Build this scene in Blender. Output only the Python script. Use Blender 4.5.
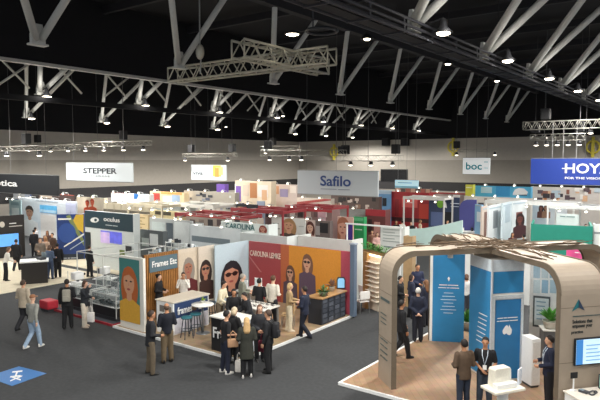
import bpy, bmesh, math, random
from mathutils import Vector, Matrix
random.seed(7)
for o in list(bpy.data.objects): bpy.data.objects.remove(o)
SC = bpy.context.scene
COL = SC.collection
R = math.radians
# ------------------------------------------------------------------ camera, world, exposure
F, HC = 590.0, 6.0
YAW, PIT = R(36.526), R(3.8785)
cam = bpy.data.cameras.new('camera'); camo = bpy.data.objects.new('camera', cam); COL.objects.link(camo)
cam.sensor_width = 36; cam.lens = F/600*36; cam.clip_end = 300
camo.location = (0, 0, HC); camo.rotation_euler = (math.pi/2-PIT, 0, YAW)
SC.camera = camo
w = bpy.data.worlds.new('world'); SC.world = w; w.use_nodes = True
w.node_tree.nodes['Background'].inputs[0].default_value = (0.95, 0.97, 1.0, 1)
w.node_tree.nodes['Background'].inputs[1].default_value = 0.6
SC.view_settings.view_transform = 'Standard'; SC.view_settings.look = 'None'
SC.view_settings.gamma = 1; SC.view_settings.use_curve_mapping = False
SC.view_settings.exposure = 0.0
LAMP_W = 2300.0
# ------------------------------------------------------------------ geometry of the view, used to read places off the photograph
fwd = Vector((-math.sin(YAW)*math.cos(PIT), math.cos(YAW)*math.cos(PIT), -math.sin(PIT)))
rgt = Vector((math.cos(YAW), math.sin(YAW), 0)); upv = rgt.cross(fwd); EYE = Vector((0, 0, HC))
def ray(x, y): return fwd*F + rgt*(x-300) + upv*(200-y)
def G(x, y, z=0.0):
    d = ray(x, y); return EYE + d*((z-HC)/d.z)
def onX(x, y, X):
    d = ray(x, y); return EYE + d*(X/d.x)
def onY(x, y, Y):
    d = ray(x, y); return EYE + d*(Y/d.y)
def onD(x, y, D):
    d = ray(x, y); return EYE + d*(D/F)
# ------------------------------------------------------------------ materials
def lin(h):
    h = h.lstrip('#'); c = [int(h[i:i+2], 16)/255 for i in (0, 2, 4)]
    return tuple(((v+.055)/1.055)**2.4 if v > .04045 else v/12.92 for v in c)
MATS = {}
def M(hexc, rough=.6, metal=0.0, noise=.06, scale=20, emit=0.0, bump=0.0, alpha=1.0):
    k = (hexc, rough, metal, noise, scale, emit, bump, alpha)
    if k in MATS: return MATS[k]
    m = bpy.data.materials.new('surface_'+hexc.strip('#')); m.use_nodes = True
    nt = m.node_tree; b = nt.nodes['Principled BSDF']; c = lin(hexc)
    b.inputs['Base Color'].default_value = (*c, 1); b.inputs['Roughness'].default_value = rough
    b.inputs['Metallic'].default_value = metal
    if noise or bump:
        tc = nt.nodes.new('ShaderNodeTexCoord'); n = nt.nodes.new('ShaderNodeTexNoise')
        n.inputs['Scale'].default_value = scale; n.inputs['Detail'].default_value = 4
        nt.links.new(tc.outputs['Object'], n.inputs['Vector'])
        if noise:
            r = nt.nodes.new('ShaderNodeValToRGB')
            r.color_ramp.elements[0].position = .3; r.color_ramp.elements[1].position = .7
            r.color_ramp.elements[0].color = (*[v*(1-noise) for v in c], 1)
            r.color_ramp.elements[1].color = (*[min(1, v*(1+noise)) for v in c], 1)
            nt.links.new(n.outputs['Fac'], r.inputs['Fac']); nt.links.new(r.outputs['Color'], b.inputs['Base Color'])
        if bump:
            bp = nt.nodes.new('ShaderNodeBump'); bp.inputs['Strength'].default_value = bump
            nt.links.new(n.outputs['Fac'], bp.inputs['Height']); nt.links.new(bp.outputs['Normal'], b.inputs['Normal'])
    if emit:
        b.inputs['Emission Color'].default_value = (*c, 1); b.inputs['Emission Strength'].default_value = emit
    if alpha < 1:
        b.inputs['Alpha'].default_value = alpha
    MATS[k] = m; return m
def wave_mat(name, c1, c2, scale, axis='X', rough=.6, dist=0.0, lo=.35, hi=.65):
    m = bpy.data.materials.new(name); m.use_nodes = True; nt = m.node_tree; b = nt.nodes['Principled BSDF']
    tc = nt.nodes.new('ShaderNodeTexCoord'); wv = nt.nodes.new('ShaderNodeTexWave'); wv.bands_direction = axis
    wv.inputs['Scale'].default_value = scale; wv.inputs['Distortion'].default_value = dist; wv.inputs['Detail'].default_value = 3
    r = nt.nodes.new('ShaderNodeValToRGB'); r.color_ramp.elements[0].position = lo; r.color_ramp.elements[1].position = hi
    r.color_ramp.elements[0].color = (*lin(c1), 1); r.color_ramp.elements[1].color = (*lin(c2), 1)
    nt.links.new(tc.outputs['Object'], wv.inputs['Vector']); nt.links.new(wv.outputs['Fac'], r.inputs['Fac'])
    nt.links.new(r.outputs['Color'], b.inputs['Base Color']); b.inputs['Roughness'].default_value = rough
    return m
def plank_mat(name, c1, c2, rot=0):
    m = bpy.data.materials.new(name); m.use_nodes = True; nt = m.node_tree; b = nt.nodes['Principled BSDF']
    tc = nt.nodes.new('ShaderNodeTexCoord'); mp = nt.nodes.new('ShaderNodeMapping'); mp.inputs['Rotation'].default_value = (0, 0, rot)
    br = nt.nodes.new('ShaderNodeTexBrick'); br.inputs['Color1'].default_value = (*lin(c1), 1); br.inputs['Color2'].default_value = (*lin(c2), 1)
    br.inputs['Mortar'].default_value = (*[v*.7 for v in lin(c1)], 1); br.inputs['Scale'].default_value = 1
    br.inputs['Mortar Size'].default_value = .006; br.inputs['Brick Width'].default_value = 1.3; br.inputs['Row Height'].default_value = .17
    nt.links.new(tc.outputs['Object'], mp.inputs['Vector']); nt.links.new(mp.outputs['Vector'], br.inputs['Vector'])
    n = nt.nodes.new('ShaderNodeTexNoise'); n.inputs['Scale'].default_value = 6; nt.links.new(mp.outputs['Vector'], n.inputs['Vector'])
    mx = nt.nodes.new('ShaderNodeMix'); mx.data_type = 'RGBA'; mx.blend_type = 'MULTIPLY'; mx.inputs['Factor'].default_value = .35
    nt.links.new(br.outputs['Color'], mx.inputs['A']); nt.links.new(n.outputs['Color'], mx.inputs['B'])
    nt.links.new(mx.outputs['Result'], b.inputs['Base Color']); b.inputs['Roughness'].default_value = .45
    return m
# ------------------------------------------------------------------ mesh helpers
class MB:
    def __init__(s): s.b = bmesh.new(); s.mi = 0
    def _f(s, vs):
        try:
            f = s.b.faces.new(vs); f.material_index = s.mi; return f
        except ValueError: return None
    def box(s, c, d, rz=0.0, bev=0.0):
        m = Matrix.Translation(c) @ Matrix.Rotation(rz, 4, 'Z')
        x, y, z = d[0]/2, d[1]/2, d[2]/2
        v = [s.b.verts.new(m @ Vector((a*x, b_*y, e*z))) for a in (-1, 1) for b_ in (-1, 1) for e in (-1, 1)]
        fs = [s._f([v[i] for i in q]) for q in ((0, 1, 3, 2), (4, 6, 7, 5), (0, 4, 5, 1), (2, 3, 7, 6), (0, 2, 6, 4), (1, 5, 7, 3))]
        if bev:
            es = list({e for f in fs if f for e in f.edges})
            bmesh.ops.bevel(s.b, geom=es, offset=bev, segments=2, affect='EDGES', profile=.5)
        return s
    def ab(s, x0, y0, z0, x1, y1, z1, bev=0.0): return s.box(((x0+x1)/2, (y0+y1)/2, (z0+z1)/2), (abs(x1-x0), abs(y1-y0), abs(z1-z0)), 0, bev)
    def loft(s, rings, cap=True):
        rs = [[s.b.verts.new(p) for p in r] for r in rings]; n = len(rs[0])
        for a, b_ in zip(rs, rs[1:]):
            for i in range(n): s._f([a[i], a[(i+1) % n], b_[(i+1) % n], b_[i]])
        if cap: s._f(rs[0][::-1]); s._f(rs[-1])
        return s
    def tube(s, pts, rad, n=8, cap=True):
        pts = [Vector(p) for p in pts]
        if not hasattr(rad, '__len__'): rad = [rad]*len(pts)
        rings = []; ref = None
        for i, p in enumerate(pts):
            t = (pts[min(i+1, len(pts)-1)]-pts[max(i-1, 0)])
            if t.length < 1e-6: t = Vector((0, 0, 1))
            t.normalize()
            if ref is None: ref = Vector((1, 0, 0)) if abs(t.x) < .8 else Vector((0, 1, 0))
            a = (ref - t*ref.dot(t)).normalized(); b_ = t.cross(a); ref = a
            rings.append([p+(a*math.cos(2*math.pi*k/n)+b_*math.sin(2*math.pi*k/n))*rad[i] for k in range(n)])
        return s.loft(rings, cap)
    def bar(s, p, q, wx, wy=None):   # square bar
        return s.tube([p, q], wx*.7071, 4)
    def ell(s, c, r, seg=14, rin=9):
        c = Vector(c); rings = []
        for i in range(1, rin):
            a = math.pi*i/rin
            rings.append([c+Vector((r[0]*math.sin(a)*math.cos(2*math.pi*k/seg), r[1]*math.sin(a)*math.sin(2*math.pi*k/seg), -r[2]*math.cos(a))) for k in range(seg)])
        rs = [[s.b.verts.new(p) for p in q] for q in rings]
        for a, b_ in zip(rs, rs[1:]):
            for i in range(seg): s._f([a[i], a[(i+1) % seg], b_[(i+1) % seg], b_[i]])
        lo = s.b.verts.new(c-Vector((0, 0, r[2]))); hi = s.b.verts.new(c+Vector((0, 0, r[2])))
        for i in range(seg):
            s._f([lo, rs[0][(i+1) % seg], rs[0][i]]); s._f([hi, rs[-1][i], rs[-1][(i+1) % seg]])
        return s
    def prism(s, poly, y0, y1):      # polygon in local x,z pushed along y
        a = [s.b.verts.new((p[0], y0, p[1])) for p in poly]; b_ = [s.b.verts.new((p[0], y1, p[1])) for p in poly]
        n = len(poly)
        s._f(a); s._f(b_[::-1])
        for i in range(n): s._f([a[i], b_[i], b_[(i+1) % n], a[(i+1) % n]])
        return s
    def flat(s, poly, z0, z1):       # polygon in x,y pushed along z
        a = [s.b.verts.new((p[0], p[1], z0)) for p in poly]; b_ = [s.b.verts.new((p[0], p[1], z1)) for p in poly]; n = len(poly)
        s._f(a[::-1]); s._f(b_)
        for i in range(n): s._f([a[i], a[(i+1) % n], b_[(i+1) % n], b_[i]])
        return s
    def lathe(s, c, prof, n=16):
        c = Vector(c)
        return s.loft([[c+Vector((r*math.cos(2*math.pi*k/n), r*math.sin(2*math.pi*k/n), z)) for k in range(n)] for r, z in prof])
    def mesh(s, name, smooth=False):
        bmesh.ops.recalc_face_normals(s.b, faces=s.b.faces[:])
        me = bpy.data.meshes.new(name); s.b.to_mesh(me); s.b.free()
        if smooth:
            for p in me.polygons: p.use_smooth = True
        return me
def obj(name, mb, mats, parent=None, smooth=False, loc=(0, 0, 0), rot=(0, 0, 0)):
    me = mb.mesh(name, smooth) if isinstance(mb, MB) else mb
    if not isinstance(mats, (list, tuple)): mats = [mats]
    if len(me.materials) == 0:
        for m in mats: me.materials.append(m)
    o = bpy.data.objects.new(name, me); COL.objects.link(o); o.location = loc; o.rotation_euler = rot
    if parent: o.parent = parent
    return o
def tag(o, label, cat, group=None):
    o['label'] = label; o['category'] = cat
    if group: o['group'] = group
    return o
def thing(name, label, cat, loc=(0, 0, 0), rz=0.0, group=None):
    o = bpy.data.objects.new(name, None); COL.objects.link(o); o.empty_display_size = .1
    o.location = loc; o.rotation_euler = (0, 0, rz); return tag(o, label, cat, group)
def struct(name, mb, m, smooth=False):
    o = obj(name, mb, m, None, smooth); o['kind'] = 'structure'; return o
def dup(root, loc, rz=None, label=None, group=None, scale=None):
    r = root.copy(); COL.objects.link(r); r.location = loc
    if rz is not None: r.rotation_euler = (0, 0, rz)
    if label: r['label'] = label
    if group: r['group'] = group
    if scale: r.scale = scale
    for ch in list(root.children):
        c = ch.copy(); COL.objects.link(c); c.parent = r
        for g in list(ch.children):
            d = g.copy(); COL.objects.link(d); d.parent = c
    return r
TXT = {}
READABLE = {'optica', 'STEPPER', 'E Y E W E A R', 'viva', 'Safilo', 'boc', 'HOYA', 'FOR THE VISIONARIES', 'CAROLINA', 'CAROLINA LEMKE', 'Frames Etc', 'frames', 'Etc', 'Frames', 'oculus', 'H', 'X',
            'Solutions that', 'empower your', 'practice'}
def print_line(s):       # print too small to read in the photograph: a broken line of ink
    mb = MB(); x = 0.0
    for w_ in s.split():
        L = .5*len(w_); mb.ab(x, -.16, 0, x+L, .16, .008); x += L+.3
    me = mb.mesh('print_line'); T_ = x-.3
    for v in me.vertices: v.co.x -= T_/2
    return me, T_, .7
def text_mesh(s, bold=False):
    if (s, bold) in TXT: return TXT[(s, bold)]
    if s not in READABLE:
        TXT[(s, bold)] = print_line(s); return TXT[(s, bold)]
    cu = bpy.data.curves.new('lettering', 'FONT'); cu.body = s; cu.size = 1; cu.align_x = 'CENTER'; cu.align_y = 'CENTER'
    cu.resolution_u = 3; cu.extrude = .004; cu.offset = .018 if bold else 0
    o = bpy.data.objects.new('lettering', cu); COL.objects.link(o)
    dg = bpy.context.evaluated_depsgraph_get(); dg.update()
    me = bpy.data.meshes.new_from_object(o.evaluated_get(dg)); bpy.data.objects.remove(o)
    xs = [v.co.x for v in me.vertices]; ys = [v.co.y for v in me.vertices]
    cx, cy = (min(xs)+max(xs))/2, (min(ys)+max(ys))/2; W_, H_ = max(xs)-min(xs), max(ys)-min(ys)
    for v in me.vertices: v.co = Vector(((v.co.x-cx), (v.co.y-cy), v.co.z))
    TXT[(s, bold)] = (me, W_, H_); return TXT[(s, bold)]
def lettering(s, parent, mat, loc, width, height=None, rot=(math.pi/2, 0, 0), bold=False, name='lettering'):
    me, W_, H_ = text_mesh(s, bold); me = me.copy(); me.materials.clear(); me.materials.append(mat)
    o = bpy.data.objects.new(name if s in READABLE else 'print_line', me); COL.objects.link(o); o.parent = parent; o.location = loc; o.rotation_euler = rot
    sx = width/W_; sy = (height/H_) if height else sx
    o.scale = (sx, sy, 1); return o
def clip(poly, x0, z0, x1, z1):
    def cut(P, ins, inter):
        out = []
        for i in range(len(P)):
            a, b_ = P[i-1], P[i]
            if ins(b_):
                if not ins(a): out.append(inter(a, b_))
                out.append(b_)
            elif ins(a): out.append(inter(a, b_))
        return out
    def ix(v): return lambda a, b_: (v, a[1]+(b_[1]-a[1])*(v-a[0])/(b_[0]-a[0]))
    def iz(v): return lambda a, b_: (a[0]+(b_[0]-a[0])*(v-a[1])/(b_[1]-a[1]), v)
    for ins, it in ((lambda p: p[0] >= x0, ix(x0)), (lambda p: p[0] <= x1, ix(x1)), (lambda p: p[1] >= z0, iz(z0)), (lambda p: p[1] <= z1, iz(z1))):
        if poly: poly = cut(poly, ins, it)
    return poly
def ellp(cx, cz, rx, rz, n=22, tilt=0.0):
    out = []
    for k in range(n):
        a = 2*math.pi*k/n; x, z = rx*math.cos(a), rz*math.sin(a)
        out.append((cx+x*math.cos(tilt)-z*math.sin(tilt), cz+x*math.sin(tilt)+z*math.cos(tilt)))
    return out
# ------------------------------------------------------------------ booth walls and signs
class Wall:
    """an upright panel from p to q (left to right as seen), local x along it, -y towards the viewer"""
    def __init__(s, name, label, cat, p, q, z0, z1, mat, th=.08, part='panel', ret=None, group=None, parent=None):
        p = Vector((p[0], p[1], z0)); q = Vector((q[0], q[1], z0)); d = q-p; s.L = d.length; s.p = p; s.d = d.normalized(); s.n = Vector((s.d.y, -s.d.x, 0)); s.h = z1-z0; s.z0 = z0
        s.t = thing(name, label, cat, p, math.atan2(d.y, d.x), group); s.k = 0
        if part:
            obj(part, MB().ab(0, 0, 0, s.L, th, s.h), mat, s.t)
        if ret:
            for x, D in ((0, ret[0]), (s.L, ret[1])):
                if D: obj('side_panel', MB().ab(x-(th/2 if x else -th/2)-th/2, th+.002, 0, x-(th/2 if x else -th/2)+th/2, th+D, s.h), mat, s.t)
    def uv(s, px, py):
        d = ray(px, py); t = (s.p-EYE).dot(s.n)/d.dot(s.n); w_ = EYE+d*t; return ((w_-s.p).dot(s.d), w_.z-s.z0)
    def box(s, px0, py0, px1, py1):
        a = s.uv(px0, (py0+py1)/2)[0]; b = s.uv(px1, (py0+py1)/2)[0]; m = (px0+px1)/2
        return a, s.uv(m, py1)[1], b, s.uv(m, py0)[1]
    def rect(s, name, px0, py0, px1, py1, mat, th=.012, label=None):
        s.k += 1; x0, z0, x1, z1 = s.box(px0, py0, px1, py1)
        x0, x1 = max(x0, 0.0), min(x1, s.L); z0, z1 = max(z0, 0.0), min(z1, s.h)
        if x1-x0 < .01 or z1-z0 < .01: return None
        y = -.002*s.k
        o = obj(name, MB().ab(x0, y-th, z0, x1, y, z1), mat, s.t)
        if label: o['label'] = label
        return o
    def poly(s, name, pts, mat, th=.006):
        s.k += 1; P = [s.uv(*p) for p in pts]; P = clip(P, 0, 0, s.L, s.h)
        if len(P) < 3: return
        return obj(name, MB().prism(P, -.002*s.k-.012, -.002*s.k-.012-th), mat, s.t)
    def text(s, t, px0, px1, py, mat, ph=None, bold=False):
        s.k += 1; a = s.uv(px0, py); b = s.uv(px1, py); h = None
        if ph: h = abs(s.uv((px0+px1)/2, py-ph/2)[1]-s.uv((px0+px1)/2, py+ph/2)[1])
        return lettering(t, s.t, mat, ((a[0]+b[0])/2, -.002*s.k-.022, (a[1]+b[1])/2), abs(b[0]-a[0]), h, bold=bold)
    def portrait(s, px0, py0, px1, py1, skin, hair, cloth, bg=None, glasses=None, longhair=True, face=(.5, .62, .2, .24), name='printed_portrait'):
        s.k += 1; x0, z0, x1, z1 = s.box(px0, py0, px1, py1); x0, x1 = max(x0, 0), min(x1, s.L); z0, z1 = max(z0, 0.0), min(z1, s.h)
        W_, H_ = x1-x0, z1-z0; mb = MB(); mats = []; st = [0]
        def lay(poly, c):
            P = clip([(x0+a*W_, z0+b*H_) for a, b in poly], x0, z0, x1, z1)
            if len(P) >= 3:
                m = M(c, .5)
                if m not in mats: mats.append(m)
                mb.mi = mats.index(m); y = -.002*s.k-.012-.0016*st[0]; mb.prism(P, y, y-.0014)
            st[0] += 1
        cx, cz, rx, rz = face
        if bg: lay([(0, 0), (1, 0), (1, 1), (0, 1)], bg)
        if longhair: lay(ellp(cx+.02, cz-.12*rz/.24, rx*1.55, rz*1.75), hair)
        lay([(cx-rx*.45, cz-rz*1.6), (cx+rx*.5, cz-rz*1.6), (cx+rx*.45, cz), (cx-rx*.45, cz)], skin)
        lay([(cx-rx*2.4, -.02), (cx-rx*2.2, cz-rz*1.75), (cx-rx*.6, cz-rz*1.3), (cx, cz-rz*1.5), (cx+rx*.6, cz-rz*1.3), (cx+rx*2.3, cz-rz*1.8), (cx+rx*2.6, -.02)], cloth)
        lay(ellp(cx, cz, rx, rz), skin)
        lay([(cx-rx*1.1, cz+rz*.2), (cx-rx*.8, cz+rz*.45), (cx+rx*.1, cz+rz*.62), (cx+rx*.9, cz+rz*.3), (cx+rx*1.12, cz-rz*.1), (cx+rx*1.18, cz+rz*.5), (cx+rx*.7, cz+rz*1.12), (cx-.1*rx, cz+rz*1.28), (cx-rx*.8, cz+rz*1.05), (cx-rx*1.15, cz+rz*.6)], hair)
        lay(ellp(cx-.05*rx, cz-rz*.55, rx*.3, rz*.09), '9a4a48')
        lay([(cx-.08*rx, cz-rz*.25), (cx+.1*rx, cz-rz*.28), (cx+.02*rx, cz+rz*.1)], 'b98a72' if skin > 'a' else '6a4436')
        if glasses:
            for q in (-.45, .45): lay(ellp(cx+q*rx, cz+rz*.08, rx*.38, rz*.2), glasses)
            lay([(cx-rx*.95, cz+rz*.1), (cx+rx*.95, cz+rz*.1), (cx+rx*.95, cz+rz*.17), (cx-rx*.95, cz+rz*.17)], glasses)
        else:
            for q in (-.42, .42): lay(ellp(cx+q*rx, cz+rz*.1, rx*.2, rz*.07), '3a2a24')
        return obj(name, mb, mats, s.t)
def PX(px0, px1, Y, py=200): return onY(px0, py, Y), onY(px1, py, Y)
def PY(px0, px1, X, py=200): return onX(px0, py, X), onX(px1, py, X)
def PF(px0, py0, px1, py1, h): return G(px0, py0, h), G(px1, py1, h)
def hang_sign(label, px0, py0, px1, py1, D, mat, th=.12, wires=True, group=None):
    a = onD(px0, py0, D); Y = a.y; b = onY(px1, py0, Y); z0 = onY((px0+px1)/2, py1, Y).z; z1 = onY((px0+px1)/2, py0, Y).z
    s = Wall('hanging_sign', label, 'sign', a, b, z0, z1, mat, th, part='sign_panel')
    obj('edge_frame', MB().ab(0, .02, s.h, s.L, th-.02, s.h+.04).ab(0, .02, -.04, s.L, th-.02, 0), M('9a9c9c', .4, .6), s.t)
    if wires:
        for u in (.12, .5, .88): obj('wire', MB().tube([(s.L*u, th/2, s.h+.04), (s.L*u, th/2, 14.69-z0)], .012, 5), M('6a6a6a', .4, .5), s.t)
    return s
WHITE = M('f0f1ef', .5, 0, .02); OFFW = M('e2e0d8', .5, 0, .03); BLACK = M('17181b', .5); DKGREY = M('3a3d42', .5)
SILVER = M('b9bbb8', .35, .7, .04); STEEL = M('c9cbc8', .45, .15, .05); GLASSM = M('9fb4b4', .08, 0, 0, 20, 0, 0, .16)
# ================================================================== THE HALL
XW, YW, TOP = -52.0, 70.0, 14.7
carpet = M('3a3c3e', .95, 0, .16, 9, 0, .25)
struct('floor', MB().ab(XW, -12, -.1, 24, YW, 0), carpet)
wall_hi = M('c0bab0', .8, 0, .03, 3); wall_lo = M('9d978d', .8, 0, .03, 3); wall_dk = M('2c2b2c', .8, 0, .1, 6); blackm = M('0c0c11', .85, 0, .1, 4)
def band_wall(name, axis):
    for nm, z0, z1, m in (('base', 0, 2.15, wall_lo), ('dado', 2.15, 3.25, wall_dk), ('lower', 3.25, 6.0, wall_lo), ('upper', 6.0, 8.65, wall_hi), ('head', 8.65, TOP, blackm)):
        mb = MB(); th = .06 if nm == 'dado' else 0
        if axis == 'x': mb.ab(XW-.4, -12, z0, XW+th, YW, z1)
        else: mb.ab(XW, YW-th, z0, 24, YW+.4, z1)
        struct(name if nm == 'lower' else 'trim_%d' % (len([o for o in bpy.data.objects if o.name.startswith('trim')])+1), mb, m)
band_wall('wall_left', 'x'); band_wall('wall_back', 'y')
# panel joints of the acoustic wall
k = 20
struct('ceiling', MB().ab(XW, -12, TOP, 24, YW, TOP+.2), blackm)
darkbeam = M('1a1a20', .7, 0, .1)
# the black bulkhead behind the near trusses with its pale lower edge
struct('trim_30', MB().ab(-28.85, 8, 10.95, -28.7, YW, TOP), blackm)
struct('trim_31', MB().ab(-28.95, 8, 10.8, -28.65, YW, 10.96), M('c4c3bd', .5))
struct('trim_32', MB().ab(-29.3, 8, 9.0, -29.1, YW, 9.28), blackm)
# dark purlins under the ceiling
for i in range(11):
    y = 7.8+6.3*i
    struct('trim_%d' % (40+i), MB().ab(-28.9, y-.12, 14.1, 24, y+.12, 14.5), darkbeam)
strut = M('d4d5d0', .5, .0, .05)
# ---- roof trusses: rows of V struts
def roof_truss(name, label, X, z, ys, dl, dr, rad, chord=None, plate=.5, top=None):
    t = thing(name, label, 'roof truss', (X, ys[0], z))
    for y in ys:
        y -= ys[0]
        obj('strut', MB().tube([(0, y-.06, .05), (dl[0], y+dl[1], dl[2])], rad, 12), strut, t, True)
        obj('strut', MB().tube([(0, y+.12, .05), (dr[0], y+dr[1], dr[2])], rad, 12), strut, t, True)
        g = MB().prism([(-plate*.5, -.12), (plate*.5, -.12), (plate*.5, .1), (plate*.3, .55), (-plate*.28, .55), (-plate*.5, .2)], -.06, .06)
        g.ab(-plate*.6, -.16, -.16, plate*.6, .16, -.1)
        me = g.mesh('node_plate'); me.transform(Matrix.Rotation(math.pi/2, 4, 'Z')); o = obj('node_plate', me, strut, t, loc=(0, y, 0))
    if top: obj('top_chord', MB().ab(dl[0]-.2, -4, dl[2]-.1, dl[0]+.2, ys[-1]-ys[0]+4, dl[2]+.25), top, t)
    if chord: obj('bottom_chord', MB().ab(-.15, -8, -.3, .15, ys[-1]-ys[0]+4, -.16), chord, t)
    return t
NY = [10.9+6.25*i for i in range(10)]
roof_truss('roof_truss', 'row of pale V struts across the black bay above the silver gantry', -19.0, 9.98, NY[:9], (1.8, -2.1, 3.05), (1.8, 1.2, 3.05), .125, top=darkbeam)
roof_truss('roof_truss', 'row of thick pale V struts rising to the top right above the catwalk', -8.4, 10.15, [11.0]+[17.3+6.4*i for i in range(8)], (4.35, -3.04, 4.42), (4.35, 1.74, 4.42), .15)
roof_truss('roof_truss', 'row of pale V struts showing under the white bulkhead edge at left', -29.9, 9.6, [10.8+6.45*i for i in range(9)], (.95, -.55, 1.3), (.95, .95, 1.3), .125)
roof_truss('roof_truss', 'farthest row of pale V struts, lowest above the left wall', -40.2, 9.1, [16.0+6.1*i for i in range(9)], (3.9, -2.0, 5), (3.9, 3.2, 5), .12)
# bracing lattice between the two far rows
t = thing('roof_bracing', 'criss cross pale bracing rods between the two far truss rows', 'roof bracing', (-36, 14, 9.6))
for i in range(14):
    y = i*3.7
    obj('brace', MB().tube([(0, y, 3.0), (0, y+2.3, .9)], .07, 8), strut, t, True)
    if i % 2: obj('brace', MB().tube([(.6, y+2.4, 2.6), (.6, y, .8)], .07, 8), strut, t, True)
# ---- catwalk along the near truss
t = thing('catwalk', 'dark grey lighting catwalk running under the nearest V struts', 'catwalk', (-8.4, 6, 10.0))
cw = M('3c3d44', .6, .2)
for x in (-.36, .36):
    for z in (-.2, .0, .2): obj('rail', MB().tube([(x, 0, z), (x, 62, z)], .045, 6), cw, t)
obj('deck', MB().ab(-.2, 0, -.22, .2, 62, -.19), M('222228', .8), t)
for i in range(32): obj('post', MB().ab(-.38, i*2-.03, -.22, -.34, i*2+.03, .2).ab(.34, i*2-.03, -.22, .38, i*2+.03, .2).ab(-.38, i*2-.03, -.26, .38, i*2+.03, -.21), cw, t)
obj('cable_bundle', MB().tube([(-.5, 0, -.12), (-.5, 62, -.12)], .05, 6).tube([(-.55, 0, .05), (-.55, 62, .05)], .035, 6), M('2b2b44', .6), t)
# ---- high bay lamps
lens = M('fff1d6', .5, 0, 0, 20, 12.0); lens2 = M('fff4e2', .5, 0, 0, 20, 5.0); hood = M('2a2b2e', .5, .3)
def high_bay(x, y, z, label, group, r=.2, strut_fill=35, arm=(-.75, 0, .25), power=1.0):
    t = thing('high_bay_lamp', label, 'ceiling lamp', (x, y, z), 0, group)
    obj('housing', MB().lathe((0, 0, 0), [(.06, .42), (.1, .3), (.13, .16), (r*1.4, .02), (r*1.4, -.02), (r*1.3, -.02)]), hood, t, True)
    obj('lens', MB().lathe((0, 0, 0), [(r*1.05, -.02), (r*1.05, -.05), (r*.6, -.09), (.02, -.1)]), lens, t, True)
    obj('hook', MB().tube([(0, 0, .43), (0, 0, .45), arm], .025, 6), hood, t)
    L = bpy.data.lights.new('lamp_light', 'SPOT'); L.energy = LAMP_W*power; L.spot_size = R(168); L.spot_blend = .35; L.shadow_soft_size = .35; L.color = (1, .965, .91)
    lo = bpy.data.objects.new('lamp_light', L); COL.objects.link(lo); lo.parent = t; lo.location = (0, 0, -.16)
    if strut_fill:  # added point light beside the lamp, brightens the nearby struts
        L = bpy.data.lights.new('strut_fill_light', 'POINT'); L.energy = strut_fill; L.shadow_soft_size = .12; L.color = (1, .95, .88)
        lo = bpy.data.objects.new('strut_fill_light', L); COL.objects.link(lo); lo.parent = t; lo.location = (.45, -.35, .1)
    return t
for i in range(11): high_bay(-7.5, 11.2+6.4*i if i < 9 else 11.2-6.4*(i-8), 9.95, 'round high bay lamp glowing beside the near lighting catwalk', 'lamps along the catwalk')
for i in range(9): high_bay(-29.35, 10.8+6.45*i, 9.35, 'glowing high bay lamp at a strut foot under the white bulkhead edge', 'lamps on the bulkhead truss')
for i in range(9): high_bay(-39.6, 16.0+6.1*i, 8.9, 'small glowing high bay lamp on the farthest truss row at left', 'lamps on the farthest truss', power=1.7)
for i in range(5): high_bay(3.0, 2+8*i, 11.5, 'unseen high bay lamp of the row to the right of the catwalk', 'unseen lamps right of the catwalk', arm=(0, 0, 3.19))  # unseen row continuing the hall's lamps, added to light the foreground
# extra pairs seen in the photograph
for px, py, X in ((283, 116, -29.7), (226, 127, -40), (393, 126, -33), (448, 64, -9.6), (497, 81, -9.5), (367, 39, -10)):
    p = onX(px, py, X)
    t = thing('flood_lamp', 'disc shaped flood lamp hung below the dark roof near pixel column %d' % px, 'ceiling lamp', p)
    t['label'] = {283: 'second lamp of the pair under the white bulkhead edge, left of the hall corner', 226: 'small lamp on the farthest truss above the cream and white sign', 393: 'lamp under the bulkhead edge above the dark wall board', 448: 'flat disc lamp below the catwalk, left of its lamp pair', 497: 'disc lamp under the catwalk beside a V strut top', 367: 'oval lamp below the catwalk right of the hanging ring'}[px]
    obj('housing', MB().lathe((0, 0, 0), [(.04, .18), (.1, .14), (.22, .03), (.22, 0), (.12, 0)]), hood, t, True)
    obj('drop_rod', MB().tube([(0, 0, .18), (0, 0, TOP-p.z-.01)], .02, 5), hood, t)
    obj('lens', MB().lathe((0, 0, 0), [(.11, .0), (.1, -.03), (.02, -.05)]), lens, t, True)
# ---- box trusses
def box_truss(name, label, p, q, s=.6, n=14, mat=SILVER, cr=.045, group=None, drops=(), topz=TOP):
    p = Vector(p); q = Vector(q); d = q-p; L = d.length
    t = thing(name, label, 'lighting truss', p, math.atan2(d.y, d.x), group)
    for y in (-s/2, s/2):
        for z in (0, s): obj('chord', MB().tube([(0, y, z), (L, y, z)], cr, 8), mat, t, True)
    mb = MB(); st = L/n
    for i in range(n):
        a, b_ = (i*st, (i+1)*st)
        if i % 2: a, b_ = b_, a
        for y in (-s/2, s/2): mb.tube([(a, y, 0), (b_, y, s)], cr*.6, 6)
        for z in (0, s): mb.tube([(a, -s/2, z), (b_, s/2, z)], cr*.55, 6)
    for x in (0, L):
        mb.tube([(x, -s/2, 0), (x, -s/2, s)], cr*.7, 6).tube([(x, s/2, 0), (x, s/2, s)], cr*.7, 6)
    obj('lacing', mb, mat, t, True)
    for u in drops:
        obj('chain', MB().tube([(u*L, 0, s), (u*L, 0, topz-p.z-.01)], .02, 5), M('4a4a4c', .5, .5), t)
        obj('hoist', MB().ab(u*L-.28, -.2, s+.12, u*L+.28, .2, s+.8, .04), M('1b1b1d', .6), t)
    return t
ALU = M('d2cfbf', .4, .25, .05)
box_truss('gantry_truss', 'long silver box truss hanging across the black bay, pale and nearest', G(173, 82, 9.75), onY(332, 62, G(173, 82, 9.75).y), .62, 20, ALU, .05)
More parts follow.
